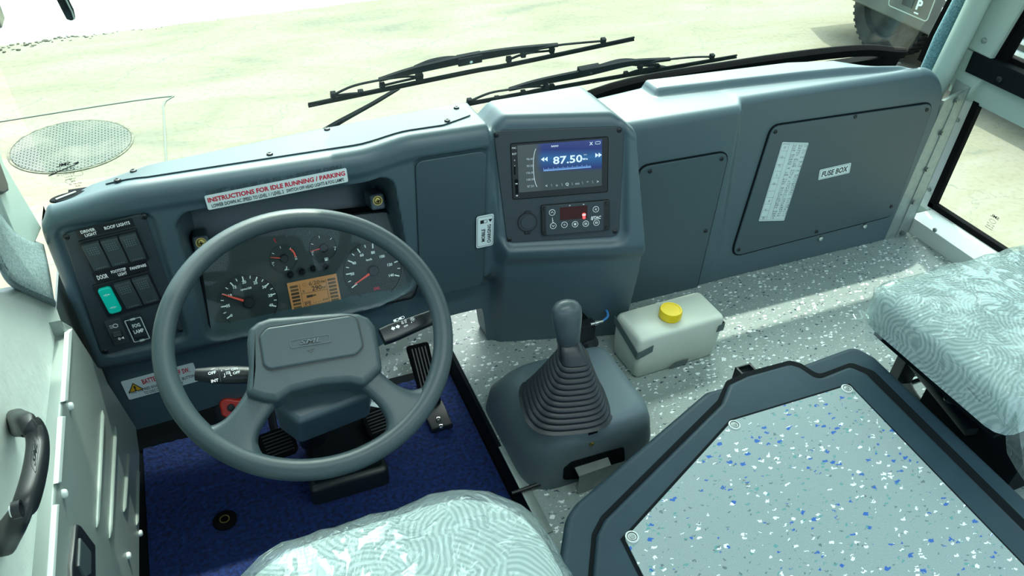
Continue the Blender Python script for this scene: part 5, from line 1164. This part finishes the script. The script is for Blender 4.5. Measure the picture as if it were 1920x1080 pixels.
# floor casting at the foot of the column
b = MB(); fq = [at(u, v, z=-0.02) for u, v in ((572, 908), (585, 935), (735, 890), (728, 850), (560, 860))]
b.prism(floor_fr(-0.07), roundpoly([(0.045, 1.045), (0.215, 1.045), (0.205, 1.215), (0.065, 1.225)], 0.015, 3), 0.0, 0.055, M['black'], 0.012, 4)
b.prism(floor_fr(-0.07), roundpoly([(0.055, 1.06), (0.205, 1.06), (0.195, 1.2), (0.075, 1.2)], 0.012, 3), 0.055, 0.068, M['matt'], 0.006, 3)
o = b.build('column_foot', sc2)

# ------------------------------------------------------------------ floor mat and pedals
mroot = empty('floor_mat', (0.08, 0.85, -0.075), 'deep blue looped floor mat in the driver footwell', 'mat')
b = MB(); nx, ny = 60, 90
rows = [[V((lerp(-0.272, 0.442, i/nx), lerp(0.25, 1.33, j/ny), -0.066 + 0.0015*math.sin(i*2.3)*math.sin(j*1.9))) for i in range(nx+1)] for j in range(ny+1)]
b.loft([[V((p.x, rows[0][0].y-0.001, -0.0745)) for p in rows[0]]] + rows + [[V((p.x, rows[-1][0].y+0.001, -0.0745)) for p in rows[-1]]], M['mat'], closed=False); b.build('pile', mroot)
p = at(422, 976, z=-0.064); b = MB(); f = Fr(p, (1, 0, 0), (0, 1, 0)); b.lathe(f, [(0.024, 0), (0.024, 0.002), (0.020, 0.004), (0.009, 0.005), (0.0085, 0.001)], M['rubber'], 28); b.ring(f, 0.010, 0.008, 0.003, 0.006, M['brass'], 24)
o = b.build('eyelet', mroot); o['label'] = 'dark rubber eyelet with a brass ring'
def pedal(name, px, z, w, h, tilt, label, ribs=7):
    p = at(*px, z=z); r = empty(name, (p.x, p.y, -0.07), label, 'pedal', 'pedals in the driver footwell'); f = Fr(p, (1, 0.12, 0), (0, math.sin(tilt), math.cos(tilt)))
    if f.en.z < 0: f = Fr(p, (-1, 0, 0), f.ey)
    b = MB(); b.prism(f, rrect(w, h, 0.012, 4), -0.008, 0.006, M['rubber'], 0.004, 3)
    for k in range(ribs): b.box(f, -w*0.38, w*0.38, h*(-0.36+0.72*k/(ribs-1))-0.0012, h*(-0.36+0.72*k/(ribs-1))+0.0012, 0.005, 0.0085, M['gaiter'], 0.001)
    b.build('pad', r); b = MB(); q = p - f.en*0.008
    b.tube(smooth_open([q, q + V((0.0, 0.08, -0.004)), V((p.x+0.01, 1.40, 0.0)), V((p.x+0.01, 1.43, 0.06))], 4), 0.009, M['black'], 10); b.build('arm', r); return r
pedal('clutch_pedal', (521, 832), 0.03, 0.072, 0.062, R_(65), 'ribbed black pedal left of the steering column')
pedal('brake_pedal', (712, 790), 0.03, 0.070, 0.060, R_(65), 'ribbed black pedal right of the steering column, half behind the wheel spoke')
ar = empty('accelerator_pedal', at(822, 795, z=-0.06), 'long ribbed black accelerator pedal with two bright screws at its foot', 'pedal', 'pedals in the driver footwell')
f = Fr(at(830, 800, z=-0.062), (1, 0, 0), (0, 1, 0)); b = MB(); b.box(f, -0.030, 0.022, -0.01, 0.07, 0, 0.012, M['black'], 0.003); b.build('base', ar)
for u, v in ((822, 786), (827, 800)): 
    p = at(u, v, z=-0.049); screw('screw', Fr(p, (1, 0, 0), (0, 1, 0)), 0, 0, 0, ar, 0.006, 'chrome', 0.004)
f = Fr(f.p(-0.004, 0.065, 0.01), (1, 0, 0), (0, 0.75, 0.65)); b = MB(); b.prism(f, roundpoly([(-0.022, 0), (0.022, 0), (0.028, 0.15), (-0.028, 0.15)], 0.008, 3), -0.004, 0.006, M['rubber'], 0.003, 2)
for k in range(5): b.box(f, -0.016+0.008*k-0.0015, -0.016+0.008*k+0.0015, 0.01, 0.14, 0.005, 0.009, M['gaiter'])
b.build('pad', ar)
# battery cut off knob
p = at(430, 757, y=1.30); kr = empty('battery_cut_off_switch', (p.x, 1.30, p.z-0.03), 'red battery cut off knob on a black base under the dashboard', 'switch')
b = MB(); f = Fr((p.x, 1.30, p.z-0.012), (1, 0, 0), (0, 0.5, 1)); b.lathe(f.sub(0, -0.01, -0.03), [(0.036, 0), (0.036, 0.022), (0.030, 0.026)], M['black'], 28); b.build('base', kr)
b = MB(); g_ = f.sub(0.002, 0.004, 0.0); pts = [(0.026*(1+0.16*math.cos(3*a))*math.cos(a), 0.020*(1+0.16*math.cos(3*a))*math.sin(a)) for a in [2*math.pi*k/36 for k in range(36)]]; b.prism(g_, pts, -0.004, 0.014, M['red'], 0.004, 3); b.lathe(g_, [(0.009, 0.010), (0.008, 0.017), (0.004, 0.018)], M['black'], 18); b.build('knob', kr)
# ================================================================== gear lever
gl = empty('gear_lever', (0.60, 0.98, 0.0), 'gear lever with ribbed black gaiter on a grey moulded floor housing', 'gear lever')
b = MB()
def rr_ring(x0, x1, y0, y1, z, r, n=6, rs=None):
    pts = [(x0, y0), (x1, y0), (x1, y1), (x0, y1)]; P = roundpoly(pts, rs or r, n); return [V((a, c, z)) for a, c in P]
rb = [0.05, 0.03, 0.03, 0.05]
lv = [(0.458, 0.752, 0.862, 1.150, 0.001, [0.07, 0.04, 0.03, 0.05]), (0.463, 0.748, 0.862, 1.140, 0.06, [0.08, 0.04, 0.03, 0.05]), (0.474, 0.735, 0.858, 1.105, 0.12, [0.09, 0.045, 0.035, 0.06]), (0.486, 0.725, 0.860, 1.085, 0.148, [0.09, 0.045, 0.035, 0.06]), (0.494, 0.716, 0.868, 1.076, 0.158, [0.085, 0.045, 0.035, 0.06]), (0.508, 0.704, 0.880, 1.064, 0.163, [0.08, 0.04, 0.03, 0.055])]
b.loft([rr_ring(a, c, d, e, z, 0, 6, rs) for a, c, d, e, z, rs in lv], M['gearbox']); b.build('housing', gl, sharp=50)
# cut-outs at the near corner show dark pockets, bracket and bolts
p = at(1112, 826, z=0.12)
b = MB(); f = Fr(at(1110, 822, y=0.8605), (1, 0, 0), (0, 0, 1)); b.prism(f, roundpoly([(-0.010, -0.028), (0.010, -0.028), (0.011, 0.022), (-0.011, 0.022)], 0.006, 3), -0.006, 0.0008, M['matt'], 0.0006, 1); b.build('bolt_slot', gl)
hexbolt('bolt', f, 0.0, -0.014, 0.001, gl, 0.0045, 'brass', 0.004)
b = MB(); f = front(0.8605); P = [(q_.x, q_.z) for q_ in (at(u, v, y=0.8600) for u, v in ((1056, 900), (1058, 880), (1072, 866), (1140, 846), (1170, 838), (1172, 862), (1150, 900), (1100, 925)))]
P = [(max(0.53, a), max(0.002, c)) for a, c in P]; b.prism(f, roundpoly(P, 0.01, 3), -0.006, 0.001, M['matt'], 0.0006, 1); b.build('access_opening', gl)
br = empty('floor_bracket', (0.66, 0.83, 0.0), 'bare steel bracket with two bolts at the near foot of the gear housing', 'bracket')
z_ = 0.055; q_ = [at(u, v, z=z_) for u, v in ((1073, 868), (1136, 848), (1146, 872), (1086, 893))]
b = MB(); b.prism(floor_fr(z_), [(v_.x, v_.y) for v_ in q_], -0.003, 0.0, M['steel']); 
w_ = [at(u, v, z=z_) for u, v in ((1086, 893), (1146, 872), (1180, 862), (1200, 850))]; 
b.loft([[v_ for v_ in w_], [V((v_.x, v_.y-0.004, 0.002)) for v_ in w_]], M['steel'], closed=False); b.build('plate', br)
for u, v in ((1084, 868), (1124, 853)): p = at(u, v, z=z_); hexbolt('bolt', Fr(p, (1, 0, 0), (0, 1, 0)), 0, 0, 0, br, 0.0075, 'bolt', 0.006)
# gaiter
c0 = at(1060, 752, z=0.165); c1 = at(1075, 668, z=0.285); c2 = at(1077, 640, z=0.31)
b = MB(); rings = []; NR = 11
def gring(c, rx, ry, tilt=0.0):
    out = []
    for i in range(40):
        a = 2*math.pi*i/40; cx_, sx_ = math.cos(a), math.sin(a); k = 1/(abs(cx_)**3.2+abs(sx_)**3.2)**(1/3.2)
        x_, y_ = rx*k*cx_, ry*k*sx_; out.append(V((c.x + x_*0.97 + y_*0.22, c.y + y_*0.97 - x_*0.22, c.z + tilt*y_)))
    return out
for j in range(NR*6+1):
    t = j/(NR*6); c = c0.lerp(c1, t); ph = (j % 6)/6; bulge = 0.0055*math.sin(math.pi*ph)**0.8*(1-0.4*t) if 0 < ph else 0
    rx = lerp(0.084, 0.028, t**0.85) + bulge; ry = lerp(0.078, 0.028, t**0.85) + bulge
    rings.append(gring(c + V((0, 0, -0.004 if False else 0)), rx, ry, 0.12*t))
rings = [gring(c0 - V((0, 0, 0.004)), 0.092, 0.086)] + rings
b.loft(rings, M['gaiter']); b.build('gaiter', gl, sharp=80)
b = MB(); k0 = at(1066, 640, z=0.315); k1 = at(1062, 572, z=0.395)
b.loft([gring(c1, 0.030, 0.029), gring(c1.lerp(k0, 0.4), 0.026, 0.026), gring(k0, 0.020, 0.020)], M['gaiter']); b.tube([c1, k0, k0.lerp(k1, 0.6)], 0.008, M['black'], 12); b.build('collar', gl, sharp=70)
b = MB(); ax = (k1-k0); rings = []
for t, r in ((-0.05, 0.015), (0.0, 0.0185), (0.35, 0.0215), (0.7, 0.024), (0.9, 0.0235), (1.02, 0.019), (1.09, 0.010), (1.11, 0.002)):
    c = k0 + ax*t; rings.append([c + V((r*1.25*math.cos(a), r*0.9*math.sin(a), -0.1*r*math.sin(a))) for a in [2*math.pi*i/28 for i in range(28)]])
b.loft(rings, mat('knob_plastic', (0.06, 0.085, 0.095), 0.35)); b.build('knob', gl, sharp=80)
# air valve with blue hose on the console foot
p = at(1118, 606, y=1.20); av = empty('air_valve', (p.x, 1.24, p.z-0.04), 'small air valve with brass fitting and blue hose behind the gear knob', 'valve')
b = MB(); f = front(1.262); q_ = at(1095, 585, y=1.262); b.box(f, q_.x-0.035, q_.x+0.025, q_.z-0.03, q_.z+0.022, -0.03, 0.004, M['matt'], 0.003); b.box(f, q_.x-0.02, q_.x+0.02, q_.z-0.07, q_.z-0.02, -0.02, 0.035, M['black'], 0.006)
b.lathe(Fr(V((q_.x+0.012, 1.235, q_.z-0.085)), (1, 0, 0), (0, 0.6, 0.8)), [(0.020, 0), (0.022, 0.006), (0.012, 0.014)], M['gaiter'], 20); b.build('body', av)
p0 = at(1107, 608, y=1.215); p1 = at(1130, 602, y=1.215); b = MB(); b.tube([p0, p0.lerp(p1, 0.3), p0.lerp(p1, 0.32), p0.lerp(p1, 0.6), p0.lerp(p1, 0.62), p1], [0.004, 0.004, 0.0065, 0.0065, 0.0045, 0.0045], M['chrome'], 12); b.build('fitting', av)
b = MB(); b.tube(smooth_open([p1, at(1139, 594, y=1.22), at(1138, 584, y=1.235), at(1131, 579, y=1.262)], 5), 0.0032, M['blue'], 10); o = b.build('hose', av); o['label'] = 'bright blue hose'
for u, v in ((1107, 565), (1132, 578)): p = at(u, v, y=1.255); screw('screw', front(1.258), p.x, p.z, 0, av, 0.005, 'chrome', 0.004, False)
# rod on the floor
p0 = at(960, 925, z=0.006); p1 = at(1020, 905, z=0.012); b = MB(); b.tube([p0, p1, p1 + V((0.006, 0.010, 0.004))], [0.004, 0.005, 0.006], M['black'], 10); o = b.build('floor_rod'); tag(o, 'thin black rod lying on the speckled floor beside the driver seat', 'rod')

# ================================================================== coolant tank
tk = empty('coolant_tank', (0.945, 1.145, 0.0), 'milky white plastic tank with a round yellow cap standing on the speckled floor', 'tank')
TF = Fr((0.945, 1.142, 0), (1, 0.03, 0), (0, 1, 0)); b = MB(); hw, hd, ht = 0.122, 0.056, 0.128
lv = [(hw-0.014, hd-0.006, 0.001, 0.01), (hw-0.006, hd-0.002, 0.008, 0.012), (hw-0.002, hd, 0.05, 0.013), (hw, hd, ht-0.012, 0.013), (hw-0.002, hd-0.002, ht-0.005, 0.013), (hw-0.008, hd-0.008, ht, 0.012)]
b.loft([[TF.p(a, c, z) for a, c in rrect(2*x_, 2*y_, r_, 5)] for x_, y_, z, r_ in lv], M['tankbody']); b.build('body', tk, sharp=50)
p = at(1256, 592, z=ht+0.003); a_, c_ = (p-TF.o).dot(TF.ex), (p-TF.o).dot(TF.ey); g_ = TF.sub(a_, c_, ht)
b = MB(); rc = 0.0275; b.lathe(g_, [(rc*0.9, -0.002), (rc*0.9, 0.004), (rc, 0.004), (rc, 0.020), (rc*0.93, 0.024), (rc*0.8, 0.024), (rc*0.78, 0.0228)], M['yellow'], 40); b.build('cap', tk)
b = MB()
NF = Fr(TF.p(0, -hd-0.0005, 0), TF.ex, (0, 0, 1)); LF = Fr(TF.p(-hw-0.0005, 0, 0), -TF.ey, (0, 0, 1)); RF2 = Fr(TF.p(hw+0.0005, 0, 0), TF.ey, (0, 0, 1))
b.prism(NF, [(-hw, 0.070), (-hw+0.04, 0.083), (-hw+0.04, 0.103), (-hw, 0.092)], 0, 0.0012, M['tape']); b.prism(LF, [(-hd-0.0, 0.098), (hd, 0.070), (hd, 0.092), (-hd, 0.118)], 0, 0.0012, M['tape']); o = b.build('tape_strip', tk); o['label'] = 'grey tape strip round the left corner'
b = MB(); b.prism(NF, [(hw-0.020, 0.085), (hw, 0.085), (hw, 0.108), (hw-0.018, 0.104)], 0, 0.0012, M['tape']); b.prism(RF2, [(-hd, 0.085), (-hd+0.02, 0.085), (-hd+0.02, 0.108), (-hd, 0.108)], 0, 0.0012, M['tape']); o = b.build('tape_strip', tk); o['label'] = 'grey tape patch at the right corner'
b = MB(); b.prism(NF, [(-0.02, 0.004), (0.030, 0.004), (0.034, 0.020), (-0.005, 0.018)], 0, 0.0012, M['tape']); b.build('tape_strip', tk)

# ================================================================== engine cover
ec = empty('engine_cover', (1.0, 0.45, 0.0), 'dark framed engine cover hatch topped with speckled blue and white vinyl', 'engine cover')
def zpoly(pts, z): return [(q_.x, q_.y) for q_ in (at(u, v, z=z) for u, v in pts)]
O_ = roundpoly(zpoly([(1035, 1140), (1060, 972), (1078, 945), (1322, 737), (1354, 728), (1480, 694), (1600, 650), (1640, 672), (2040, 1050)], 0.187), [0.03, 0.03, 0.03, 0.03, 0.02, 0.02, 0.05, 0.06, 0.02], 4)
O_ = [(a, max(c, -0.25)) for a, c in O_]
b = MB(); b.prism(floor_fr(0), O_, 0.001, 0.195, M['hatch'], 0.014, 5); b.build('outer_frame', ec, sharp=50)
Iq = [(1100, 1200), (1118, 1005), (1133, 975), (1352, 758), (1366, 722), (1400, 706), (1480, 684), (1500, 690), (1532, 712), (1592, 688), (1625, 702), (2020, 1095)]
I0 = zpoly(Iq, 0.20)
b = MB(); Ig = roundpoly(I0, 0.018, 4); Gq = [(1092, 1200), (1109, 1003), (1126, 970), (1345, 752), (1361, 716), (1398, 699), (1481, 677), (1502, 683), (1534, 704), (1595, 681), (1638, 697), (2038, 1093)]
b.prism(floor_fr(0), roundpoly(zpoly(Gq, 0.193), 0.018, 4), 0.150, 0.1955, M['matt']); b.build('groove_shade', ec)  # black strip painted for the shade in the gap between the frames
b = MB(); b.prism(floor_fr(0), Ig, 0.16, 0.205, M['hatch'], 0.009, 4); b.build('hatch_frame', ec, sharp=50)
Pq = [(1262, 1190), (1172, 1010), (1374, 788), (1593, 722), (2030, 1175)]
P = zpoly(Pq, 0.209); b = MB(); b.prism(floor_fr(0), inset(ccw(P), -0.006), 0.2045, 0.2062, M['matt']); b.build('panel_seal', ec)
b = MB(); b.prism(floor_fr(0), roundpoly(P, 0.004, 2), 0.2062, 0.209, M['floor2']); b.build('hatch_panel', ec)
for u, v in ((1185, 1007), (1377, 797), (1588, 729)):
    p = at(u, v, z=0.2095); screw('rivet', floor_fr(0.2095), p.x, p.y, 0, ec, 0.005, 'steel', 0.002, False, washer=0.0115)
p = at(1402, 699, z=0.15); b = MB(); f = Fr((p.x, p.y+0.012, 0.15), (1, 0.0, 0), (0, 1, 0)); b.box(f, -0.02, 0.02, -0.02, 0.008, -0.05, -0.004, M['black'], 0.002); b.box(f, -0.02, -0.015, -0.02, 0.008, -0.006, 0.006, M['black'], 0.001); b.box(f, 0.015, 0.02, -0.02, 0.008, -0.006, 0.006, M['black'], 0.001); b.box(f, -0.02, 0.02, 0.004, 0.008, -0.006, 0.006, M['black'], 0.001); b.build('latch', ec)

# ================================================================== seats
def cushion(x0, x1, y0, y1, z0, z1, crown, rc, rt, m, mbx=None, nx=44, ny=44, wob=0.0, grow=0.0, seed=1, skirt=None, rows_front=0.0):
    """rounded cushion: rings of a superellipse outline closing over a crowned top"""
    b = mbx or MB(); cx, cy = (x0+x1)/2, (y0+y1)/2; hx, hy = (x1-x0)/2+grow, (y1-y0)/2+grow; n = 96; rg = random.Random(seed)
    ph = [rg.uniform(0, 6.28) for _ in range(9)]
    def outl(k, zz, w=0.0):
        P = rrect(2*hx*k if k > 0 else 0.001, 2*hy*k if k > 0 else 0.001, rc*k, 8, 0, 0)
        # resample to n points by arc length
        P = [V((a, c)) for a, c in P] + [V(P[0])]; L = [0]
        for a, c in zip(P, P[1:]): L.append(L[-1]+(c-a).length)
        out = []; j = 0
        for i in range(n):
            s_ = L[-1]*i/n
            while L[j+1] < s_: j += 1
            q_ = P[j].lerp(P[j+1], (s_-L[j])/max(1e-9, L[j+1]-L[j])); wz = 0
            if w:
                a_ = math.atan2(q_.y, q_.x); rr = math.hypot(q_.x, q_.y)
                wz = w*(math.sin(7*a_+ph[0]+rr*19)+math.sin(13*a_+ph[1]-rr*31)+0.7*math.sin(23*a_+ph[2]+rr*53)+0.5*math.sin(41*a_+ph[3]))
            d = q_.normalized() if q_.length > 1e-6 else V((1, 0))
            out.append(V((cx+q_.x+d.x*wz*0.6, cy+q_.y+d.y*wz*0.6, zz + wz*0.5*(k < 0.98) + (crown*(1-(q_.x/hx)**2)*(1-(q_.y/hy)**2)))))
        return out
    rings = []
    if skirt is not None: rings.append(outl(1.0, skirt, wob*1.5))
    h = z1+grow-rt
    for t in (0, 0.33, 0.66, 1): rings.append(outl(1.0, lerp(z0, h, t) if skirt is None else lerp(skirt, h, 0.15+0.85*t), wob))
    for k in range(1, 8):
        a = math.pi/2*k/7; rings.append(outl(1-(rt/max(hx, hy))*(1-math.cos(a))*1.0, h+rt*math.sin(a), wob))
    base = 1-(rt/max(hx, hy))
    for k in range(1, 15): rings.append(outl(base*(1-k/15), z1+grow, wob))
    b.loft(rings, m, cap0=skirt is None, cap1=True); return b
ds = empty('driver_seat', (0.105, 0.42, -0.07), 'driver seat cushion in swirl patterned grey fabric under clear plastic, below the steering wheel', 'seat')
cushion(-0.118, 0.322, 0.16, 0.655, 0.29, 0.405, 0.028, 0.13, 0.055, M['fabric']).build('seat_cushion', ds, sharp=80)
cushion(-0.118, 0.322, 0.16, 0.655, 0.29, 0.405, 0.030, 0.13, 0.05, M['film'], wob=0.0022, grow=0.007, seed=4, skirt=0.30).build('plastic_cover', ds, sharp=25)
b = MB(); b.box(floor_fr(0), -0.05, 0.26, 0.20, 0.60, -0.075, 0.285, M['black'], 0.02); b.build('seat_base', ds)
b = MB(); b.prism(Fr((0.102, 0.10, 0.30), (1, 0, 0), (0, -0.2, 1)), rrect(0.42, 0.30, 0.08, 6, 0, 0.12), -0.05, 0.04, M['fabric'], 0.03, 4); b.build('backrest', ds)
ps = empty('passenger_seat', (1.49, 0.69, 0.0), 'passenger seat cushion in swirl patterned fabric under crinkled clear plastic by the side window', 'seat')
cushion(1.232, 1.76, 0.505, 0.868, 0.25, 0.345, 0.014, 0.035, 0.030, M['fabric']).build('seat_cushion', ps, sharp=80)
cushion(1.232, 1.76, 0.505, 0.868, 0.25, 0.345, 0.018, 0.035, 0.028, M['film'], wob=0.0018, grow=0.006, seed=9, skirt=0.262).build('plastic_cover', ps, sharp=25)
b = MB()   # loose gathered end of the film at the near front corner
c_ = at(1648, 560, z=0.31); g0 = [at(u, v, z=z) for u, v, z in ((1640, 545, 0.34), (1632, 570, 0.30), (1622, 600, 0.26), (1622, 640, 0.22))]
g1 = [at(u, v, z=z) for u, v, z in ((1655, 540, 0.345), (1650, 575, 0.31), (1655, 610, 0.28), (1665, 632, 0.25))]
g2 = [at(u, v, z=z) for u, v, z in ((1668, 548, 0.345), (1668, 580, 0.30), (1672, 612, 0.27), (1680, 630, 0.255))]
rows = []
for k in range(4): rows.append(smooth_open([g0[k], g0[k].lerp(g1[k], 0.5)+V((-0.006, 0.008*(-1)**k, 0.004)), g1[k], g2[k]], 5))
b.loft(rows, M['film'], closed=False); f = at(1602, 592, z=0.27); b.tube(smooth_open([at(1600, 590, z=0.27), at(1606, 598, z=0.272), at(1616, 596, z=0.275), at(1612, 582, z=0.28), at(1622, 588, z=0.28), at(1630, 598, z=0.28)], 4), 0.0022, M['film'], 6)
o = b.build('loose_film_end', ps, keep=True)
b = MB(); b.loft([[at(u, v, z=z) for u, v, z in r_] for r_ in (((1889, 756, .34), (1912, 700, .36), (1950, 640, .37)), ((1884, 800, .28), (1905, 770, .33), (1960, 720, .36)), ((1888, 850, .22), (1915, 840, .26), (1960, 830, .28)), ((1905, 880, .18), (1922, 905, .2), (1960, 930, .22)))], M['film'], closed=False); b.build('hanging_film', ps, keep=True)
b = MB(); b.box(floor_fr(0), 1.262, 1.72, 0.53, 0.845, 0.215, 0.249, M['matt'], 0.005); b.box(floor_fr(0), 1.36, 1.68, 0.50, 0.74, 0.03, 0.215, M['matt'], 0.01); b.build('seat_base', ps)
r0, r1 = at(1708, 672, z=0.13), at(1822, 810, z=0.13)
b = MB(); b.bar(r0, r1, 0.028, 0.020, M['black']); b.box(Fr(r0, (r1-r0), (0, 0, 1)), -0.02, 0.012, -0.07, 0.04, -0.02, 0.02, M['black'], 0.003); b.build('side_rail', ps)
p = at(1780, 750, z=0.141); b = MB(); f = Fr(p, (1, 0, 0), (0, 1, 0)); b.ring(f, 0.012, 0.009, 0, 0.002, M['bolt'], 24); b.lathe(f, [(0.006, 0), (0.006, 0.005), (0.003, 0.006)], M['bolt'], 16); b.build('bolt', ps)
b = MB(); P = smooth_open([at(1688, 700, z=0.04), at(1712, 752, z=0.03), (at(1760, 800, z=0.03)), at(1830, 835, z=0.05), at(1900, 830, z=0.10)], 6)
rings = [[p + V((0, 0, 0.022)), p + V((0.004, 0, 0.022)), p + V((0.004, 0, -0.022)), p + V((0, 0, -0.022))] for p in P]; b.loft(rings, M['switch']); b.build('side_strap', ps)
bb_ = empty('belt_anchor', at(1885, 885, z=0.005), 'black floor plate with a bright bolt anchoring the passenger seat belt', 'belt anchor')
p = at(1882, 885, z=0.004); b = MB(); f = Fr((p.x, p.y, 0), (1, -0.6, 0), (0.6, 1, 0)); b.box(f, -0.035, 0.03, -0.028, 0.03, 0, 0.008, M['black'], 0.002); b.build('plate', bb_)
b = MB(); b.prism(f.sub(0, 0, 0.008), circ(0.010, 6), 0, 0.008, M['chrome'], 0.001, 1); b.lathe(f, [(0.006, 0.01), (0.006, 0.05), (0.009, 0.052), (0.009, 0.056)], M['chrome'], 14); b.bar(f.p(-0.02, 0.01, 0.06), f.p(0.03, 0.0, 0.075), 0.012, 0.002, M['chrome']); b.build('bolt', bb_)
# seat track on the floor beside the cover
b = MB(); q0, q1 = at(1680, 712, z=0.004), at(1716, 700, z=0.004); f = Fr(q0, (q1-q0), (0, 0, 1)); f = Fr(q0, (q1-q0), V((0, 0, 1)).cross(q1-q0))
L_ = (q1-q0).length
for k in range(4): b.box(f, -0.01, L_+0.02, -0.018+0.010*k, -0.012+0.010*k, 0, 0.005, M['bolt'])
b.box(f, -0.012, L_+0.022, -0.022, 0.022, -0.003, 0.001, M['matt']); o = b.build('ribbed_strip'); tag(o, 'short ribbed metal strip on the floor between engine cover and passenger seat', 'metal strip')

# ================================================================== wipers and mirror arm outside
def wiper(label, rub, bridge, yokes, clip, arm, hook, c=-0.045):
    a0 = V(WF.p(*WF.px(*arm[0], c), c)); r = empty('windscreen_wiper', a0, label, 'wiper', 'windscreen wipers')
    pt = lambda q, cc=c: WF.p(*WF.px(q[0], q[1], cc), cc)
    b = MB(); P = smooth_open([pt(q) for q in rub], 5); b.tube(P, 0.0050, M['rubber'], 6, up=WF.ey, flat=0.6); b.tube([p + WF.ey*0.006 for p in P], 0.0030, M['matt'], 6); b.build('blade', r)
    b = MB(); P = smooth_open([pt(q, c-0.008) for q in bridge], 6); n = len(P)
    b.loft([[p + WF.ey*a_*h_ + WF.en*cc for a_, cc in ((-1, -0.004), (-1, 0.004), (1, 0.004), (1, -0.004))] for p, h_ in ((p, 0.0035+0.0065*math.sin(math.pi*i/(n-1))) for i, p in enumerate(P))], M['matt']); b.build('bridge', r)
    for y_ in yokes:
        b = MB(); P = smooth_open([pt(q, c-0.002) for q in y_], 4); b.tube(P, 0.0042, M['matt'], 6, flat=0.7)
        for q in (y_[0], y_[-1]): p = pt(q, c); b.box(Fr(p, WF.ex, WF.ey), -0.006, 0.006, -0.006, 0.007, -0.006, 0.006, M['matt'], 0.002)
        b.build('yoke', r)
    b = MB(); p = pt(clip, c-0.008); dd = (pt(bridge[-1])-pt(bridge[0])).normalized(); f = Fr(p, dd, WF.en.cross(dd)); b.box(f, -0.030, 0.030, -0.010, 0.011, -0.010, 0.010, M['matt'], 0.003); b.lathe(f, [(0.004, 0.01), (0.004, 0.013)], M['chrome'], 12); b.build('clip', r)
    b = MB(); P = [pt(q, c-0.02) for q in arm]; b.loft([[p + V(u_)*1.0 for u_ in offs] for p, offs in ((p, [WF.ex*a_+WF.en*cc for a_, cc in ((-w_, 0), (-w_*0.6, 0.008), (w_*0.6, 0.008), (w_, 0))]) for p, w_ in zip(P, [0.017, 0.014, 0.009, 0.007][:len(P)]))], M['matt']); b.build('arm', r)
    b = MB(); P = smooth_open([pt(q, c-0.018) for q in hook], 5); b.tube(P, [lerp(0.006, 0.010, math.sin(math.pi*i/(len(P)-1))) for i in range(len(P))], M['matt'], 8); b.build('arm_tip', r)
Z6 = lambda x, y: (560+x/2.2326, 40+y/2.2326)
wiper('upper windscreen wiper with its arm slanting down to the left, outside the glass', [(578, 199), Z6(700, 218), (960, 122), (1188, 74)],
      [Z6(335, 245), Z6(480, 205), Z6(720, 152), Z6(900, 122), Z6(1085, 98)],
      [[Z6(145, 308), Z6(230, 270), Z6(345, 245), Z6(440, 232), Z6(510, 232)], [Z6(940, 140), Z6(1010, 115), Z6(1085, 100), Z6(1180, 90), Z6(1275, 82)], [Z6(145, 312), Z6(200, 305), Z6(260, 300)], [Z6(350, 270), Z6(410, 255), Z6(500, 235)], [Z6(880, 160), Z6(950, 135), Z6(1060, 122)]],
      Z6(715, 158), [(588, 256), (640, 225), (700, 192), (745, 165)], [Z6(485, 195), Z6(560, 172), Z6(640, 160), Z6(700, 160)])
wiper('lower windscreen wiper lying close above the console, its arm running to the right', [(834, 207), (900, 192), (1120, 152), (1380, 107)],
      [Z6(880, 285), Z6(1000, 255), Z6(1200, 215), Z6(1380, 175), Z6(1555, 158)],
      [[Z6(715, 335), Z6(800, 300), Z6(885, 285), Z6(960, 275), Z6(1035, 272)], [Z6(1430, 190), Z6(1500, 165), Z6(1560, 158), Z6(1650, 150), Z6(1730, 148)], [Z6(715, 338), Z6(770, 330), Z6(830, 325)], [Z6(940, 300), Z6(1000, 285), Z6(1060, 275)], [Z6(1370, 222), Z6(1420, 205), Z6(1500, 190)]],
      Z6(1215, 205), [Z6(1700, 240), Z6(1640, 215), Z6(1560, 195), Z6(1490, 180)], [Z6(1255, 190), Z6(1350, 170), Z6(1430, 175), Z6(1500, 185)])
b = MB(); P = [at(u, v, y=2.1) for u, v in ((133, 34), (128, 20), (112, -12), (70, -95))]; b.tube([P[0] + (P[0]-P[1])*0.25] + P, [0.004, 0.010, 0.0125, 0.0125, 0.0125], M['matt'], 14); b.tube([p + V((0.008, -0.010, 0)) for p in P], 0.002, M['steel'], 6)
o = b.build('mirror_arm'); tag(o, 'dark rounded end of an outside mirror arm hanging in at the top left', 'mirror arm')
